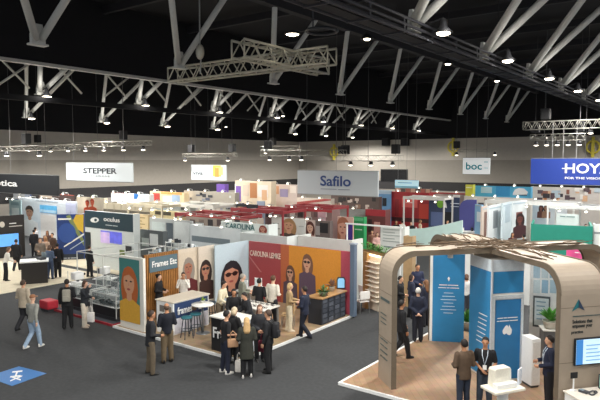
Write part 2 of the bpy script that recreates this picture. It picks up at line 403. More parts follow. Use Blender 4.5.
box_truss('gantry_truss', 'short silver box truss crossing the long gantry at its right end', G(238, 57, 9.75), onX(323, 71, G(238, 57, 9.75).x), .62, 12, ALU, .05)
t = thing('hanging_ring', 'dark rigging ring with a lit lamp above the crossing trusses', 'rigging', onX(322, 31, -12.3))
obj('ring', MB().tube([(.55*math.cos(a*math.pi/12), .55*math.sin(a*math.pi/12), 0) for a in range(25)], .06, 6), DKGREY, t, True)
obj('lamp_plate', MB().lathe((-1.2, -.2, 0), [(.02, .12), (.3, .06), (.3, 0)]), hood, t, True); obj('lens', MB().lathe((-1.2, -.2, 0), [(.24, -.01), (.1, -.06)]), lens, t)
obj('arm', MB().tube([(-1.2, -.2, .1), (0, 0, .05), (.5, 0, .03)], .04, 6).tube([(-.4, 0, .08), (-.4, 0, 3.0)], .03, 6), DKGREY, t)
t = thing('chain_hoist', 'chain hoist hanging from a strut node above the long gantry', 'hoist', onX(200, 52, -18.2))
obj('body', MB().ell((0, 0, 0), (.2, .16, .32)), ALU, t, True); obj('chain', MB().tube([(0, 0, .3), (0, 0, 3.5)], .03, 6).tube([(.05, 0, -.3), (0, 0, -.9)], .03, 6), SILVER, t)
# stage rigs hanging over the stands, with black hoists and small lamps
spot_n = [0]
rigm = M('a8a69c', .4, .4)
def rig(label, px0, px1, py, D, n, drops, lamps, s=.32, lamplab=''):
    a = onD(px0, py, D); b_ = onY(px1, py, a.y); b_.z = a.z
    L = (b_-a).length
    box_truss('rig_truss', label, a, b_, s, n, rigm, .021, drops=drops)
    for f in lamps:
        p = a.lerp(b_, f); p.z -= .02
        t = thing('spot_lamp', lamplab, 'stage lamp', p, 0, lamplab)
        obj('body', MB().lathe((0, 0, -.28), [(.05, .28), (.13, .2), (.17, 0)]), M('3a3a3c', .5), t, True); obj('lens', MB().lathe((0, 0, -.28), [(.15, .0), (.14, -.04), (.01, -.07)]), lens2, t); obj('yoke', MB().ab(-.03, -s/2-.02, -.02, .03, s/2+.02, .03), hood, t)
rig('thin lighting truss over the stands at far left', -40, 78, 152, 44, 20, (.62,), (.1, .45, .72), .32, 'small lamp on the thin truss at far left')
rig('thin lighting truss above the white serif lettered sign', 36, 150, 148, 52, 24, (.02, .8), (.15, .32, .48, .64, .8, .95), .35, 'small lamp on the truss above the white serif sign')
rig('thin lighting truss above the white and yellow sign', 184, 236, 157, 54, 12, (.15, .93), (.02, .85), .3, 'small lamp on the truss above the yellow picture sign')
rig('lighting truss with black hoists left of the big white lettered sign', 262, 345, 156, 47, 14, (.08,), (.1, .35, .5), .4, 'lamp on the hoisted truss left of the big white sign')
rig('thin upper lighting truss in front of the hall corner', 262, 300, 150, 58, 8, (.3,), (.1,), .35, 'lamp on the upper truss by the hall corner')
rig('lighting truss above the big white blue lettered sign', 342, 402, 161, 45, 12, (.06, .9), (.15, .5, .85), .4, 'lamp on the truss above the big white sign')
rig('thin truss above the white sign with teal letters', 452, 500, 152, 58, 10, (.1,), (.1, .9), .25, 'lamp on the truss above the teal lettered sign')
rig('bright white lighting truss just above the big blue sign', 531, 585, 141, 42, 12, (.08, .9), (.1, .3, .5, .7, .9), .45, 'lamp on the bright truss above the big blue sign')
rig('silver lighting truss at the upper right edge', 524, 640, 130, 38, 26, (.2, .8), (.6,), .5, 'lamp on the silver truss at the upper right')
for px, py, D, lab in ((343, 150, 44, 'leftmost black loudspeaker box on the truss above the white sign'), (386, 142, 66, 'left one of two black boxes high on the back wall'), (405, 142, 66, 'right one of two black boxes high on the back wall')):
    p = onD(px, py, D) if D == 44 else onY(px, py, 69.6); t = thing('loudspeaker', lab, 'loudspeaker', p)
    w_ = .55 if D == 44 else 1.0
    if D == 44: obj('drop_rod', MB().tube([(0, 0, w_/2), (0, 0, TOP-p.z-.01)], .03, 5), BLACK, t)
    else: obj('bracket', MB().ab(-.1, .3, -.1, .1, .36, .1), BLACK, t)
    obj('cabinet', MB().ab(-w_/2, -.3, -w_/2, w_/2, .3, w_/2, .04), BLACK, t); obj('grille', MB().ab(-w_*.42, -.33, -w_*.42, w_*.42, -.3, w_*.42), M('26262a', .8), t)
for i, (px, py) in enumerate(((334, 152), (453, 147), (593, 147))):
    p = onY(px, py, 69.6)
    t = thing('yellow_wall_emblem', ['pale yellow emblem on the back wall left of the corner boxes', 'pale yellow emblem on the back wall near the teal lettered sign', 'pale yellow emblem on the back wall at the right edge'][i], 'wall emblem', p)
    obj('ring', MB().tube([(0.65*math.cos(a*math.pi/10), 0, 0.65*math.sin(a*math.pi/10)) for a in range(21)], .11, 6), M('d8c84a', .6), t)
    obj('bar', MB().ab(-.15, -.1, -1.1, .15, .1, 1.1), M('d8c84a', .6), t)
# ================================================================== PEOPLE
def rot_x(p, a, piv):
    p = Vector(p)-piv; return Vector((p.x, p.y*math.cos(a)-p.z*math.sin(a), p.y*math.sin(a)+p.z*math.cos(a)))+piv
def remesh(mb, vox, mats=(), sm=2):
    me = mb.mesh('tmp'); o = bpy.data.objects.new('tmp', me); COL.objects.link(o)
    m = o.modifiers.new('r', 'REMESH'); m.mode = 'VOXEL'; m.voxel_size = vox; m.use_smooth_shade = True
    s = o.modifiers.new('s', 'SMOOTH'); s.factor = .5; s.iterations = sm
    dg = bpy.context.evaluated_depsgraph_get(); dg.update()
    out = bpy.data.meshes.new_from_object(o.evaluated_get(dg)); bpy.data.objects.remove(o); bpy.data.meshes.remove(me)
    for p in out.polygons: p.use_smooth = True
    return out
ARMS = {'down': ((.245, -.03, 1.13), (.25, .05, .88)), 'talk': ((.245, -.02, 1.14), (.16, .22, 1.1)), 'clasp': ((.25, -.02, 1.13), (.05, .23, 1.03)),
        'behind': ((.26, -.09, 1.13), (.04, -.19, .96)), 'face': ((.23, .17, 1.2), (.075, .2, 1.52)), 'table': ((.24, .1, 1.14), (.19, .34, 1.1)),
        'point': ((.24, .15, 1.22), (.2, .39, 1.3)), 'pocket': ((.27, -.06, 1.14), (.2, .06, .93)), 'swing': ((.24, -.12, 1.14), (.25, -.1, .9)), 'swingf': ((.24, .05, 1.13), (.24, .2, .94))}
LEGS = {'stand': (((.095, 0, .49), (.1, -.02, .09)), ((-.095, 0, .49), (-.1, -.02, .09))),
        'relax': (((.1, .03, .49), (.12, .02, .09)), ((-.1, 0, .49), (-.12, -.05, .09))),
        'walk': (((.09, .14, .5), (.09, .2, .09)), ((-.09, .05, .49), (-.09, -.26, .14))),
        'sit': (((.12, .44, .56), (.13, .42, .12)), ((-.12, .44, .56), (-.13, .38, .12)))}
PCACHE = {}
def person_meshes(arms, legs, lean, top, bottom, hair, vox):
    key = (arms, legs, lean, top, bottom, hair, vox)
    if key in PCACHE: return PCACHE[key]
    sit = legs == 'sit'; T = Vector((0, 0, -.32 if sit else 0)); hipz = .92; piv = Vector((0, 0, hipz)); la = -R(lean)
    U = lambda p: rot_x(p, la, piv)+T
    out = {}
    def ring(z, rx, ry, y=0, n=16): return [U((rx*math.cos(2*math.pi*k/n), y+ry*math.sin(2*math.pi*k/n), z)) for k in range(n)]
    def limb(mb, pts, rs, n=10):
        mb.tube(pts, rs, n)
        for p, r in zip(pts, rs): mb.ell(p, (r, r, r), 10, 7)
    hips = [U((s*.092, 0, .9)) for s in (1, -1)]
    sh = [U((s*.178, -.005, 1.405)) for s in (1, -1)]
    arm = []
    for i, s in enumerate((1, -1)):
        e, w_ = ARMS[arms[i]]; arm.append((sh[i], U((s*e[0], e[1], e[2])), U((s*w_[0], w_[1], w_[2]))))
    leg = [(hips[i], Vector(LEGS[legs][i][0]), Vector(LEGS[legs][i][1])) for i in (0, 1)]
    # ---- body
    b = MB()
    b.loft([ring(.84, .13, .1), ring(.92, .155, .108), ring(1.05, .132, .092), ring(1.2, .148, .105, .005), ring(1.32, .165, .108), ring(1.4, .165, .09, -.005), ring(1.45, .1, .07, -.01), ring(1.48, .058, .056, -.005), ring(1.56, .054, .055, .005)])
    hc = U((0, .018, 1.64)); 
    b.ell(U((0, .01, 1.655)), (.077, .094, .1), 18, 12); b.ell(U((0, .038, 1.6)), (.058, .066, .075), 14, 9)
    b.ell(U((0, .107, 1.628)), (.013, .02, .022), 8, 6); b.ell(U((0, .075, 1.668)), (.06, .03, .02), 10, 6)
    for s in (1, -1): b.ell(U((s*.078, .0, 1.635)), (.012, .022, .034), 8, 6)
    for a in arm: limb(b, a, (.052, .041, .03))
    for l in leg:
        limb(b, l, (.085, .058, .04)); f = l[2]
        limb(b, (f+Vector((0, -.02, -.045)), f+Vector((0, .12, -.06))), (.038, .034))
    hands = MB()
    for i, s in enumerate((1, -1)):
        d = (arm[i][2]-arm[i][1]).normalized(); wv = arm[i][2]
        side = d.cross(Vector((1, 0, 0))) if abs(d.z) < .7 else Vector((0, 1, 0)); side = (side-d*side.dot(d)).normalized(); nrm = d.cross(side)
        inn = nrm if nrm.x*s < 0 else -nrm
        b.tube([wv, wv+d*.045, wv+d*.095], (.03, .036, .032), 8)
        for k in range(4):
            base = wv+d*.085+side*(.03-.02*k); L = (.07, .078, .072, .056)[k]
            p1 = base+d*L*.5+inn*.004; p2 = p1+(d*.75+inn*.6).normalized()*L*.35; p3 = p2+(d*.4+inn*.9).normalized()*L*.3
            hands.tube([base-d*.02, base, p1, p2, p3], (.0095, .0095, .009, .008, .006), 6)
        tb = wv+d*.03+side*.028; hands.tube([tb-side*.012, tb+side*.016+d*.02, tb+side*.024+d*.05+inn*.012, tb+side*.022+d*.07+inn*.022], (.012, .012, .01, .007), 6)
    bm_ = remesh(b, vox)
    hm = hands.mesh('h', True); bb = bmesh.new(); bb.from_mesh(bm_); bb.from_mesh(hm); bb.to_mesh(bm_); bb.free()
    for p in bm_.polygons: p.use_smooth = True
    out['body'] = bm_
    # ---- top
    g = MB(); ty = top; hem = {'shirt': .86, 'jacket': .8, 'coat': .56, 'polo': .86, 'hoodie': .84}[ty]
    if sit: hem = max(hem, .84)
    fat = {'shirt': .0, 'polo': 0, 'jacket': .014, 'coat': .022, 'hoodie': .018}[ty]
    rs = []
    if hem < .8: rs.append(ring(hem, .2+fat, .15+fat))
    rs += [ring(max(hem, .8), .178+fat, .128+fat), ring(.95, .17+fat, .124+fat), ring(1.08, .156+fat, .115+fat), ring(1.22, .168+fat, .126+fat), ring(1.33, .185+fat, .13+fat*.6), ring(1.405, .18+fat*.5, .108+fat*.5, -.005), ring(1.455, .115, .085, -.008), ring(1.49 if ty in ('jacket', 'coat', 'hoodie') else 1.475, .073, .072, -.004)]
    g.loft(rs)
    for a in arm:
        if ty == 'polo':
            mid = a[0].lerp(a[1], .75); limb(g, (a[0], mid), (.072, .064))
        else: limb(g, (a[0], a[1], a[1].lerp(a[2], .93)), (.074+fat*.5, .06+fat*.5, .046+fat*.4))
    if ty == 'coat': limb(g, [U((.09*math.cos(k*math.pi/6), -.01+.085*math.sin(k*math.pi/6), 1.48-.02*math.sin(k*math.pi/6))) for k in range(13)], [.03]*13, 6)
    if ty == 'hoodie': limb(g, [U((.08, -.06, 1.47)), U((0, -.11, 1.43)), U((-.08, -.06, 1.47))], (.03, .045, .03))
    out['top'] = remesh(g, vox*1.3)
    # ---- bottom
    g = MB(); n = 16
    z0 = .86
    g.loft([ring(.84, .14, .105), ring(.9, .165, .118), ring(1.0, .16, .112), ring(1.03, .152, .106)])
    if bottom == 'skirt':
        g.loft([[U((r*math.cos(2*math.pi*k/n), r*.75*math.sin(2*math.pi*k/n), z)) for k in range(n)] for z, r in ((.9, .165), (.75, .19), (.55, .21))])
    else:
        wide = .012 if bottom == 'jeans' else .02
        for l in leg:
            end = l[2]+(l[1]-l[2]).normalized()*-.02
            limb(g, (l[0], l[1], end), (.098+wide*.4, .07+wide, .052+wide))
    out['bottom'] = remesh(g, vox*1.3)
    # ---- shoes
    out['shoe'] = []
    for l in leg:
        f = l[2]; m = MB(); x, y, z = f
        z = z-.09
        m.loft([[Vector((x+rx*math.cos(2*math.pi*k/12), y+cy+ry*math.sin(2*math.pi*k/12), z+zz)) for k in range(12)] for zz, rx, ry, cy in ((.0, .045, .135, .05), (.025, .05, .14, .05), (.05, .047, .125, .04), (.085, .043, .07, -.01), (.11, .045, .055, -.015))])
        out['shoe'].append(m.mesh('shoe', True))
    # ---- hair
    m = MB()
    if hair in ('short', 'long', 'bob', 'bun', 'fringe'):
        seg, rin = 22, 14; c = Vector((0, -.004, 1.662)); rx, ry, rz = .088, .104, .112
        rings = []
        for i in range(rin):
            th = math.pi*.72*i/(rin-1)
            row = []
            for k in range(seg):
                a = 2*math.pi*k/seg; fr = math.sin(a)   # +1 at the forehead
                lim = .33 if fr > .55 else (.45 if fr > .1 else (.62 if fr > -.3 else .7))
                if hair in ('long', 'bob') and fr < .35: lim = .72
                t_ = min(th, math.pi*lim) if i else .001
                row.append(U(c+Vector((rx*math.sin(t_)*math.cos(a), ry*math.sin(t_)*math.sin(a), rz*math.cos(t_)))))
            rings.append(row)
        inner = [[U(c)+(p-U(c))*.9 for p in r] for r in rings[::-1]]
        m.loft(rings+inner[:-1], True)
        if hair == 'long':
            m.loft([[U((rx_*math.cos(2*math.pi*k/14), cy+ry_*math.sin(2*math.pi*k/14), z)) for k in range(14)] for z, rx_, ry_, cy in ((1.68, .07, .05, -.06), (1.6, .09, .052, -.055), (1.5, .1, .05, -.07), (1.4, .1, .045, -.105), (1.32, .07, .03, -.125))])
        if hair == 'bob':
            m.loft([[U((rx_*math.cos(2*math.pi*k/14), cy+ry_*math.sin(2*math.pi*k/14), z)) for k in range(14)] for z, rx_, ry_, cy in ((1.68, .08, .06, -.045), (1.6, .095, .065, -.045), (1.53, .092, .06, -.045))])
        if hair == 'bun': m.ell(U((0, -.1, 1.71)), (.045, .045, .042), 10, 7)
    elif hair == 'bald':
        m.loft([[U((rx_*math.cos(-math.pi+math.pi*k/15-.0), .0+ry_*math.sin(-math.pi+math.pi*k/15), z)) for k in range(16)]+[U((rx_*.88*math.cos(-math.pi*k/15), ry_*.88*math.sin(-math.pi*k/15), z)) for k in range(16)] for z, rx_, ry_ in ((1.58, .07, .085), (1.62, .083, .098), (1.66, .084, .1), (1.69, .076, .092))])
    if hair == 'cap':
        m.loft([[U((rx_*math.cos(2*math.pi*k/18), -.002+ry_*math.sin(2*math.pi*k/18), z)) for k in range(18)] for z, rx_, ry_ in ((1.665, .088, .105), (1.71, .086, .1), (1.75, .065, .075), (1.768, .02, .02))])
        m.loft([[U((rx_*math.cos(2*math.pi*k/14), .13+ry_*math.sin(2*math.pi*k/14), z)) for k in range(14)] for z, rx_, ry_ in ((1.672, .07, .075), (1.684, .07, .075))])
    out['hair'] = m.mesh('hair', True)
    e = MB().ell((0, 0, 0), (.011, .006, .008), 8, 6); out['eye'] = e.mesh('eye', True); out['eyeloc'] = [U((s*.032, .097, 1.647)) for s in (1, -1)]
    mm = MB().ell(U((0, .098, 1.578)), (.024, .008, .007), 10, 6); out['mouth'] = mm.mesh('mouth', True)
    out['U'] = U; out['arm'] = arm
    PCACHE[key] = out; return out
SKIN = {'l': 'd3a283', 'm': 'b98563', 'd': '7c5238', 'p': 'd9ae94'}
def slotted(name, me, mat, root):
    if not len(me.materials): me.materials.append(None)
    o = bpy.data.objects.new(name, me); COL.objects.link(o); o.parent = root
    o.material_slots[0].link = 'OBJECT'; o.material_slots[0].material = mat; return o
TOPN = {'shirt': 'shirt', 'jacket': 'jacket', 'coat': 'coat', 'polo': 'polo_shirt', 'hoodie': 'hooded_top'}
BOTN = {'trousers': 'trousers', 'jeans': 'jeans', 'skirt': 'skirt'}
CLOTH = lambda c: M(c, .85, 0, .1, 14)
def person(label, px, py, ang, h=1.72, arms=('down', 'down'), legs='relax', lean=0, top=('jacket', '1f2023'), bottom=('trousers', '1d1e21'), hair=('short', '2a211c'), skin='l', shoe='1a1a1a', z=0.0, at=None, far=False, group=None, lanyard=None):
    P = Vector(at) if at else G(px, py, z); P.z = z
    t = thing('person', label, 'person', P, YAW-R(ang), group); s = h/1.75; t.scale = (s, s, s)
    if isinstance(arms, str): arms = (arms, arms)
    m = person_meshes(tuple(arms), legs, lean, top[0], bottom[0], hair[0], .03 if far else .015)
    t['label'] = label
    body = slotted('body', m['body'], M(SKIN.get(skin, skin), .6, 0, .03), t)
    slotted(TOPN[top[0]], m['top'], CLOTH(top[1]), t); slotted(BOTN[bottom[0]], m['bottom'], CLOTH(bottom[1]), t)
    for q in m['shoe']: slotted('shoe', q, M(shoe, .5), t)
    if hair[0] != 'none': slotted('cap' if hair[0] == 'cap' else 'hair', m['hair'], M(hair[1], .7, 0, .15, 30), t)
    if not far:
        for q in m['eyeloc']:
            e = slotted('eye', m['eye'], M('241b17', .3), t); e.location = q
        slotted('mouth', m['mouth'], M('9c5a52', .5), t)
    if lanyard:
        U = m['U']; pts = [U((.065, .06, 1.475)), U((.06, .13, 1.36)), U((.0, .145, 1.12)), U((-.06, .13, 1.36)), U((-.065, .06, 1.475))]
        l = obj('lanyard', MB().tube(pts, .009, 6), M(lanyard, .6), t, True); c = U((0, .15, 1.07)); obj('badge', MB().box(c, (.09, .012, .11)), WHITE, l)
    return t, m
def local(t, p): 
    m = Matrix.Translation(t.location) @ Matrix.Rotation(t.rotation_euler.z, 4, 'Z') @ Matrix.Scale(t.scale.x, 4)
    return m @ Vector(p)
def backpack(label, t, col, strap='2a2a2a'):
    b = thing('backpack', label, 'bag', local(t, (0, -.21, 1.02)), t.rotation_euler.z)
    obj('bag_body', MB().ab(-.14, -.09, -.02, .14, .06, .42, .05), CLOTH(col), b, True); obj('front_pocket', MB().ab(-.11, -.12, .0, .11, -.08, .2, .02), CLOTH(col), b, True)
    for s in (1, -1): obj('strap', MB().tube([(s*.09, .05, .38), (s*.1, .14, .46), (s*.1, .33, .38), (s*.12, .34, .2), (s*.13, .2, .04), (s*.11, .05, .0)], .018, 6), CLOTH(strap), b, True)
    return b
def handbag(label, p, rz, col, size=(.3, .12, .3), handle='2a2320', name='handbag'):
    b = thing(name, label, 'bag', p, rz); w_, d, h = size
    obj('bag_body', MB().ab(-w_/2, -d/2, 0, w_/2, d/2, h, .03), CLOTH(col), b, True)
    for s in (1, -1): obj('handle', MB().tube([(-w_*.25, s*d*.3, h-.01), (-w_*.2, s*d*.2, h+.16), (0, s*d*.1, h+.22), (w_*.2, s*d*.2, h+.16), (w_*.25, s*d*.3, h-.01)], .01, 6), CLOTH(handle), b, True)
    return b
# ================================================================== NEAR STANDS
def lrect(s, name, u0, z0, u1, z1, mat, th=.012):
    s.k += 1; y = -.002*s.k; return obj(name, MB().ab(u0, y-th, z0, u1, y, z1), mat, s.t)
Wall.lrect = lrect
WOOD = plank_mat('oak_boards', '#b9a081', '#ad9272'); WOODP = plank_mat('pale_oak_boards', '#b8977a', '#a98a6c', R(50))
def platform(name, label, x0, y0, x1, y1, z, mat, edge=WHITE):
    t = thing(name, label, 'platform', (x0, y0, 0)); L, D = x1-x0, y1-y0
    obj('deck', MB().ab(0, 0, 0, L, D, z), mat, t)
    e = MB().ab(-.07, -.07, 0, L+.07, 0, z+.015).ab(-.07, 0, 0, 0, D, z+.015).ab(L, 0, 0, L+.07, D, z+.015)
    obj('edge_trim', e, edge, t); return t
# ---- floor decal
t = thing('floor_sticker', 'blue rectangular sticker with a white mark on the dark carpet', 'floor sticker', G(13, 376), R(-5))
c = [G(-14, 377), G(19, 366.5), G(46.5, 373.5), G(12, 386)]; o = G(13, 376)
inv = Matrix.Rotation(-R(-5), 4, 'Z'); pts = [inv @ (p-o) for p in c]
obj('sheet', MB().flat([(p.x, p.y) for p in pts], 0, .006), M('2f74b8', .6), t)
cx = sum((p for p in pts), Vector())/4
lettering('H', t, WHITE, (cx.x-.1, cx.y+.05, .008), .5, .26, (0, 0, R(150)), True, 'white_mark'); lettering('X', t, WHITE, (cx.x+.25, cx.y-.1, .008), .4, .26, (0, 0, R(150)), True, 'white_mark')
# ---- the eyewear stand in the middle
platform('booth_platform', 'oak boarded platform with white edge under the eyewear stand in the middle', -17.7, 12.78, -11.68, 19.2, .06, WOOD)
Z = .06
s = Wall('poster_panel', 'tall poster of a red haired woman in a yellow coat', 'poster panel', *PX(118, 141.8, 12.9), Z, 2.62, OFFW, .1)
s.portrait(120, 259, 140, 322, 'd09a78', 'b5602f', 'd8a53c', '3f7f7b', None, True, (.48, .63, .27, .2))
s.poly('upper_sky', [(120, 262), (139, 257), (139, 266), (120, 285)], M('7f969c')) if False else None
slat = wave_mat('wood_slats', '#5c3d20', '#b07c46', 9.0, 'X', .5)
s = Wall('slatted_booth_side', 'wooden slatted back wall behind the white counter', 'booth', *PY(142.5, 177, -17.45), Z, 2.5, M('2e1e12', .6), .08)
mb = MB(); n = 19
for i in range(n): mb.ab(s.L*(i+.2)/n, -.05, 0, s.L*(i+.75)/n, -.001, s.h)
obj('slat_cladding', mb, M('a97640', .5, 0, .15, 8), s.t); s.k = 22
s.rect('sign_board', 148, 255.5, 176, 270, M('59707a', .5), .05)
s.k += 26; s.text('Frames Etc', 150, 174.5, 262.2, WHITE, 6, True)
s = Wall('fabric_panel', 'beige panel with a portrait of a grey haired woman in maroon', 'booth', *PY(177.3, 197.3, -17.4), Z, 2.5, M('d2c6b4', .6), .06)
s.portrait(179, 252, 197, 293, '9c6a55', '8d857c', '5c2328', 'cfc2ae', None, True, (.5, .62, .22, .2))
s = Wall('fabric_panel', 'beige panel with a portrait of a dark curly haired woman holding flowers', 'booth', *PY(197.8, 214, -17.3), Z, 2.5, M('d4c9ba', .6), .06)
s.portrait(199, 253, 213, 300, 'a8755d', '2a1d1a', '3a2622', 'd2c7b7', '222222', True, (.45, .66, .28, .16))
s = Wall('poster_panel', 'pale blue wall with a big face in dark sunglasses', 'booth', *PY(214.6, 248, -17.05), Z, 2.5, M('b9ccd6', .5), .06)
s.portrait(219, 252, 243, 296, 'c08a72', '22252b', '2b2f3a', None, '2a1512', True, (.5, .48, .3, .26))
s = Wall('printed_booth_side', 'maroon and orange back wall lettered in pale capitals with two women printed', 'booth', *PX(248.6, 352, 19.1), Z, 2.5, M('a5484c', .5), .08, ret=(0, 0))
s.rect('graphic_panel', 289, 240, 341, 330, M('d68f35', .5)); s.rect('graphic_panel', 281, 240, 289.2, 330, M('b8643f', .5)); s.rect('graphic_panel', 341, 240, 352, 330, M('b04b5c', .5))
s.portrait(283, 262, 298, 312, 'c99a80', '6a4a3c', '5a4a55', None, '2a2326', True, (.5, .75, .2, .14), name='printed_figure')
s.portrait(297, 250, 318, 312, 'd0a084', '7a5644', '5d4a5c', None, '1e1a1c', True, (.5, .78, .17, .12), name='printed_figure')
s.text('CAROLINA LEMKE', 250.5, 281, 254.5, M('e6cfc0', .5), 5.5, True)
s.poly('stripe', [(249, 256), (250, 256), (262, 272), (260.5, 272)], M('c07a78'))
t = thing('corner_post', 'blue grey post at the right end of the maroon and orange wall', 'post', (-11.55, 19.0, Z)); obj('shaft', MB().ab(-.1, -.1, 0, .1, .1, 2.75, .01), M('5c6c80', .5), t); obj('cap', MB().ab(-.12, -.12, 2.75, .12, .12, 2.8), M('8f9aa6'), t)
# counter with navy front
s = Wall('service_counter', 'white counter with navy front lettered frames, beside the slatted wall', 'counter', *PY(171.5, 207.5, -15.15), Z, 1.16, WHITE, .85, part='body')
obj('worktop', MB().ab(-.04, -.04, s.h, s.L+.04, .89, s.h+.04, .01), M('ddd3c2', .4), s.t)
s.lrect('graphic_panel', .05, .55, s.L-.05, s.h-.03, M('2b3f66', .5)); s.lrect('graphic_panel', .05, .03, s.L-.05, .53, M('d9d8e2', .5))  # lower panel: white counter front, its shade put into the lilac tone
lettering('frames', s.t, WHITE, (s.L*.3, -.03, .8), s.L*.4, .26, bold=True); lettering('Etc', s.t, WHITE, (s.L*.8, -.03, .8), s.L*.24, .27, bold=True)
obj('logo_dot', MB().prism(ellp(s.L*.57, .8, .13, .13), -.035, -.02), M('5b4a3c'), s.t)
for i in range(2):
    for j in range(2): obj('photo_card', MB().box((-.008, .2+.36*i, .55+.3*j), (.012, .24, .22)), M(['6b6a66', '8b8378', '4a4b4d', '75706a'][i*2+j]), s.t)
# black corner counter
s = Wall('service_counter', 'black counter with big white letters at the front corner of the stand', 'counter', *PX(210, 239.2, 12.95), Z, 1.1, BLACK, .75, part='body')
obj('worktop', MB().ab(-.05, -.05, s.h, s.L+.05, .8, s.h+.05, .01), OFFW, s.t)
lettering('Frames', s.t, WHITE, (s.L*.55, -.02, .58), s.L*.95, .34, bold=True)
obj('end_panel', MB().ab(s.L+.001, .03, .02, s.L+.015, .72, s.h-.02), M('cfd6de', .5), s.t)
# dark display desk on the right edge
s = Wall('display_desk', 'dark display desk with rows of photos at the right edge of the stand', 'counter', *PY(322, 346, -11.8), Z, 1.0, M('2a2e36', .5), .6, part='body')
obj('worktop', MB().ab(-.05, -.05, s.h, s.L+.05, .65, s.h+.05, .01), M('b18b5f', .4), s.t)
for i in range(4):
    for j in range(5): obj('photo_card', MB().ab(s.L*(i+.14)/4, -.014, .06+.18*j, s.L*(i+.86)/4, -.001, .2+.18*j), M(['434852', '50555f', '3a3f49'][(i+j) % 3]), s.t)
desk = s
def plant(label, p, h=.45, r=.25, pot='c9c4b8', leaf='3f7a34', n=26, trail=False, name='potted_plant'):
    t = thing(name, label, 'plant', p)
    obj('pot', MB().lathe((0, 0, 0), [(r*.4, 0), (r*.5, h*.3), (r*.55, h*.35), (r*.5, h*.35), (r*.42, h*.3)], 14), M(pot, .6), t, True)
    mb = MB()
    for i in range(n):
        a = random.uniform(0, 6.28); el = random.uniform(-.9 if trail else .25, 1.4); L = random.uniform(.5, 1)*h*.75
        d = Vector((math.cos(a)*math.cos(el), math.sin(a)*math.cos(el), math.sin(el))); b0 = Vector((0, 0, h*.34)); s_ = d.cross(Vector((0, 0, 1))).normalized()*L*.16
        p1 = b0+d*L*.55+Vector((0, 0, L*.1)); p2 = b0+d*L
        v = [mb.b.verts.new(q) for q in (b0, p1+s_, p2, p1-s_)]; mb._f(v); v2 = [mb.b.verts.new(q) for q in (b0+Vector((0, 0, .004)), p1-s_*.9+Vector((0, 0, .01)), p2, p1+s_*.9+Vector((0, 0, .01)))]; mb._f(v2)
    obj('foliage', mb, M(leaf, .6, 0, .25, 10), t); return t
zt = 1.051
plant('trailing plant hanging over the near end of the dark photo desk', (-11.95, onX(321, 290, -12).y+.1, zt), .42, .3, '6d6a64', '4d7040', 34, True)
plant('reddish dried plant standing on the dark photo desk', (-12.15, onX(333, 290, -12.1).y, zt), .5, .22, 'b0a898', '8a6a58', 24)
t = thing('tablet', 'arched blue tablet screen standing on the dark photo desk', 'tablet', (-12.1, onX(341, 290, -12.1).y, zt), R(35))
obj('casing', MB().prism([(-.17, 0), (.17, 0), (.17, .36), (.12, .45), (-.12, .45), (-.17, .36)], -.02, .02), M('32363c', .4), t); obj('screen', MB().prism([(-.13, .04), (.13, .04), (.13, .34), (.09, .41), (-.09, .41), (-.13, .34)], -.026, -.021), M('7fb4d8', .3, 0, 0, 20, .5), t)
# stools, tables
def stool(label, p, seat='2f6d78', h=.72, group=None):
    t = thing('bar_stool', label, 'stool', p, 0, group)
    obj('seat', MB().lathe((0, 0, h-.05), [(.02, 0), (.18, .0), (.2, .03), (.18, .06), (.02, .065)]), M(seat, .6), t, True)
    for k in range(4):
        a = k*math.pi/2+.5; obj('leg', MB().tube([(.12*math.cos(a), .12*math.sin(a), h-.05), (.22*math.cos(a), .22*math.sin(a), 0)], .016, 6), M('35424d', .5, .3), t)
    obj('foot_ring', MB().tube([(.18*math.cos(a*math.pi/8), .18*math.sin(a*math.pi/8), .28) for a in range(17)], .012, 6), M('35424d', .5, .3), t); return t
def high_table(label, p, r=.38, h=1.02, top='f0efe9', leg='8f9396', name='high_table'):
    t = thing(name, label, 'table', p)
    obj('tabletop', MB().lathe((0, 0, h-.04), [(.01, 0), (r, 0), (r+.01, .02), (r, .04), (.01, .04)], 24), M(top, .35), t, True)
    obj('pedestal', MB().tube([(0, 0, .02), (0, 0, h-.04)], .035, 10), M(leg, .35, .6), t, True); obj('base', MB().lathe((0, 0, 0), [(r*.65, 0), (r*.63, .02), (.05, .035)], 20), M(leg, .35, .6), t, True); return t
stool('teal bar stool in front of the navy lettered counter', G(187, 338, Z)); stool('teal bar stool between the navy lettered counter and the round high table', G(196, 334, Z))
stool('teal bar stool at the far end of the navy counter', G(211, 321, Z), '2a3c48')
high_table('round white high table left of the black corner counter', G(203, 333, Z), .38)
plant('small lime green plant on the round white high table', G(203, 333, Z)+Vector((-.1, .1, 1.02)), .22, .16, 'd8d8d0', '9ab83a', 16)
def eyeglasses(label, p, rz, col, group=None, w_=.16):
    t = thing('eyeglasses', label, 'eyeglasses', p, rz, group)
    for q in (-1, 1):
        obj('lens_rim', MB().tube([(q*w_*.26+w_*.2*math.cos(a*math.pi/6), 0, w_*.16+w_*.15*math.sin(a*math.pi/6)) for a in range(13)], .009, 5), M(col, .3), t)
        obj('temple', MB().tube([(q*w_*.48, 0, w_*.2), (q*w_*.5, .12, w_*.18), (q*w_*.48, .15, w_*.08)], .007, 5), M(col, .3), t)
    obj('bridge', MB().tube([(-w_*.08, 0, w_*.2), (w_*.08, 0, w_*.2)], .008, 5), M(col, .3), t); return t
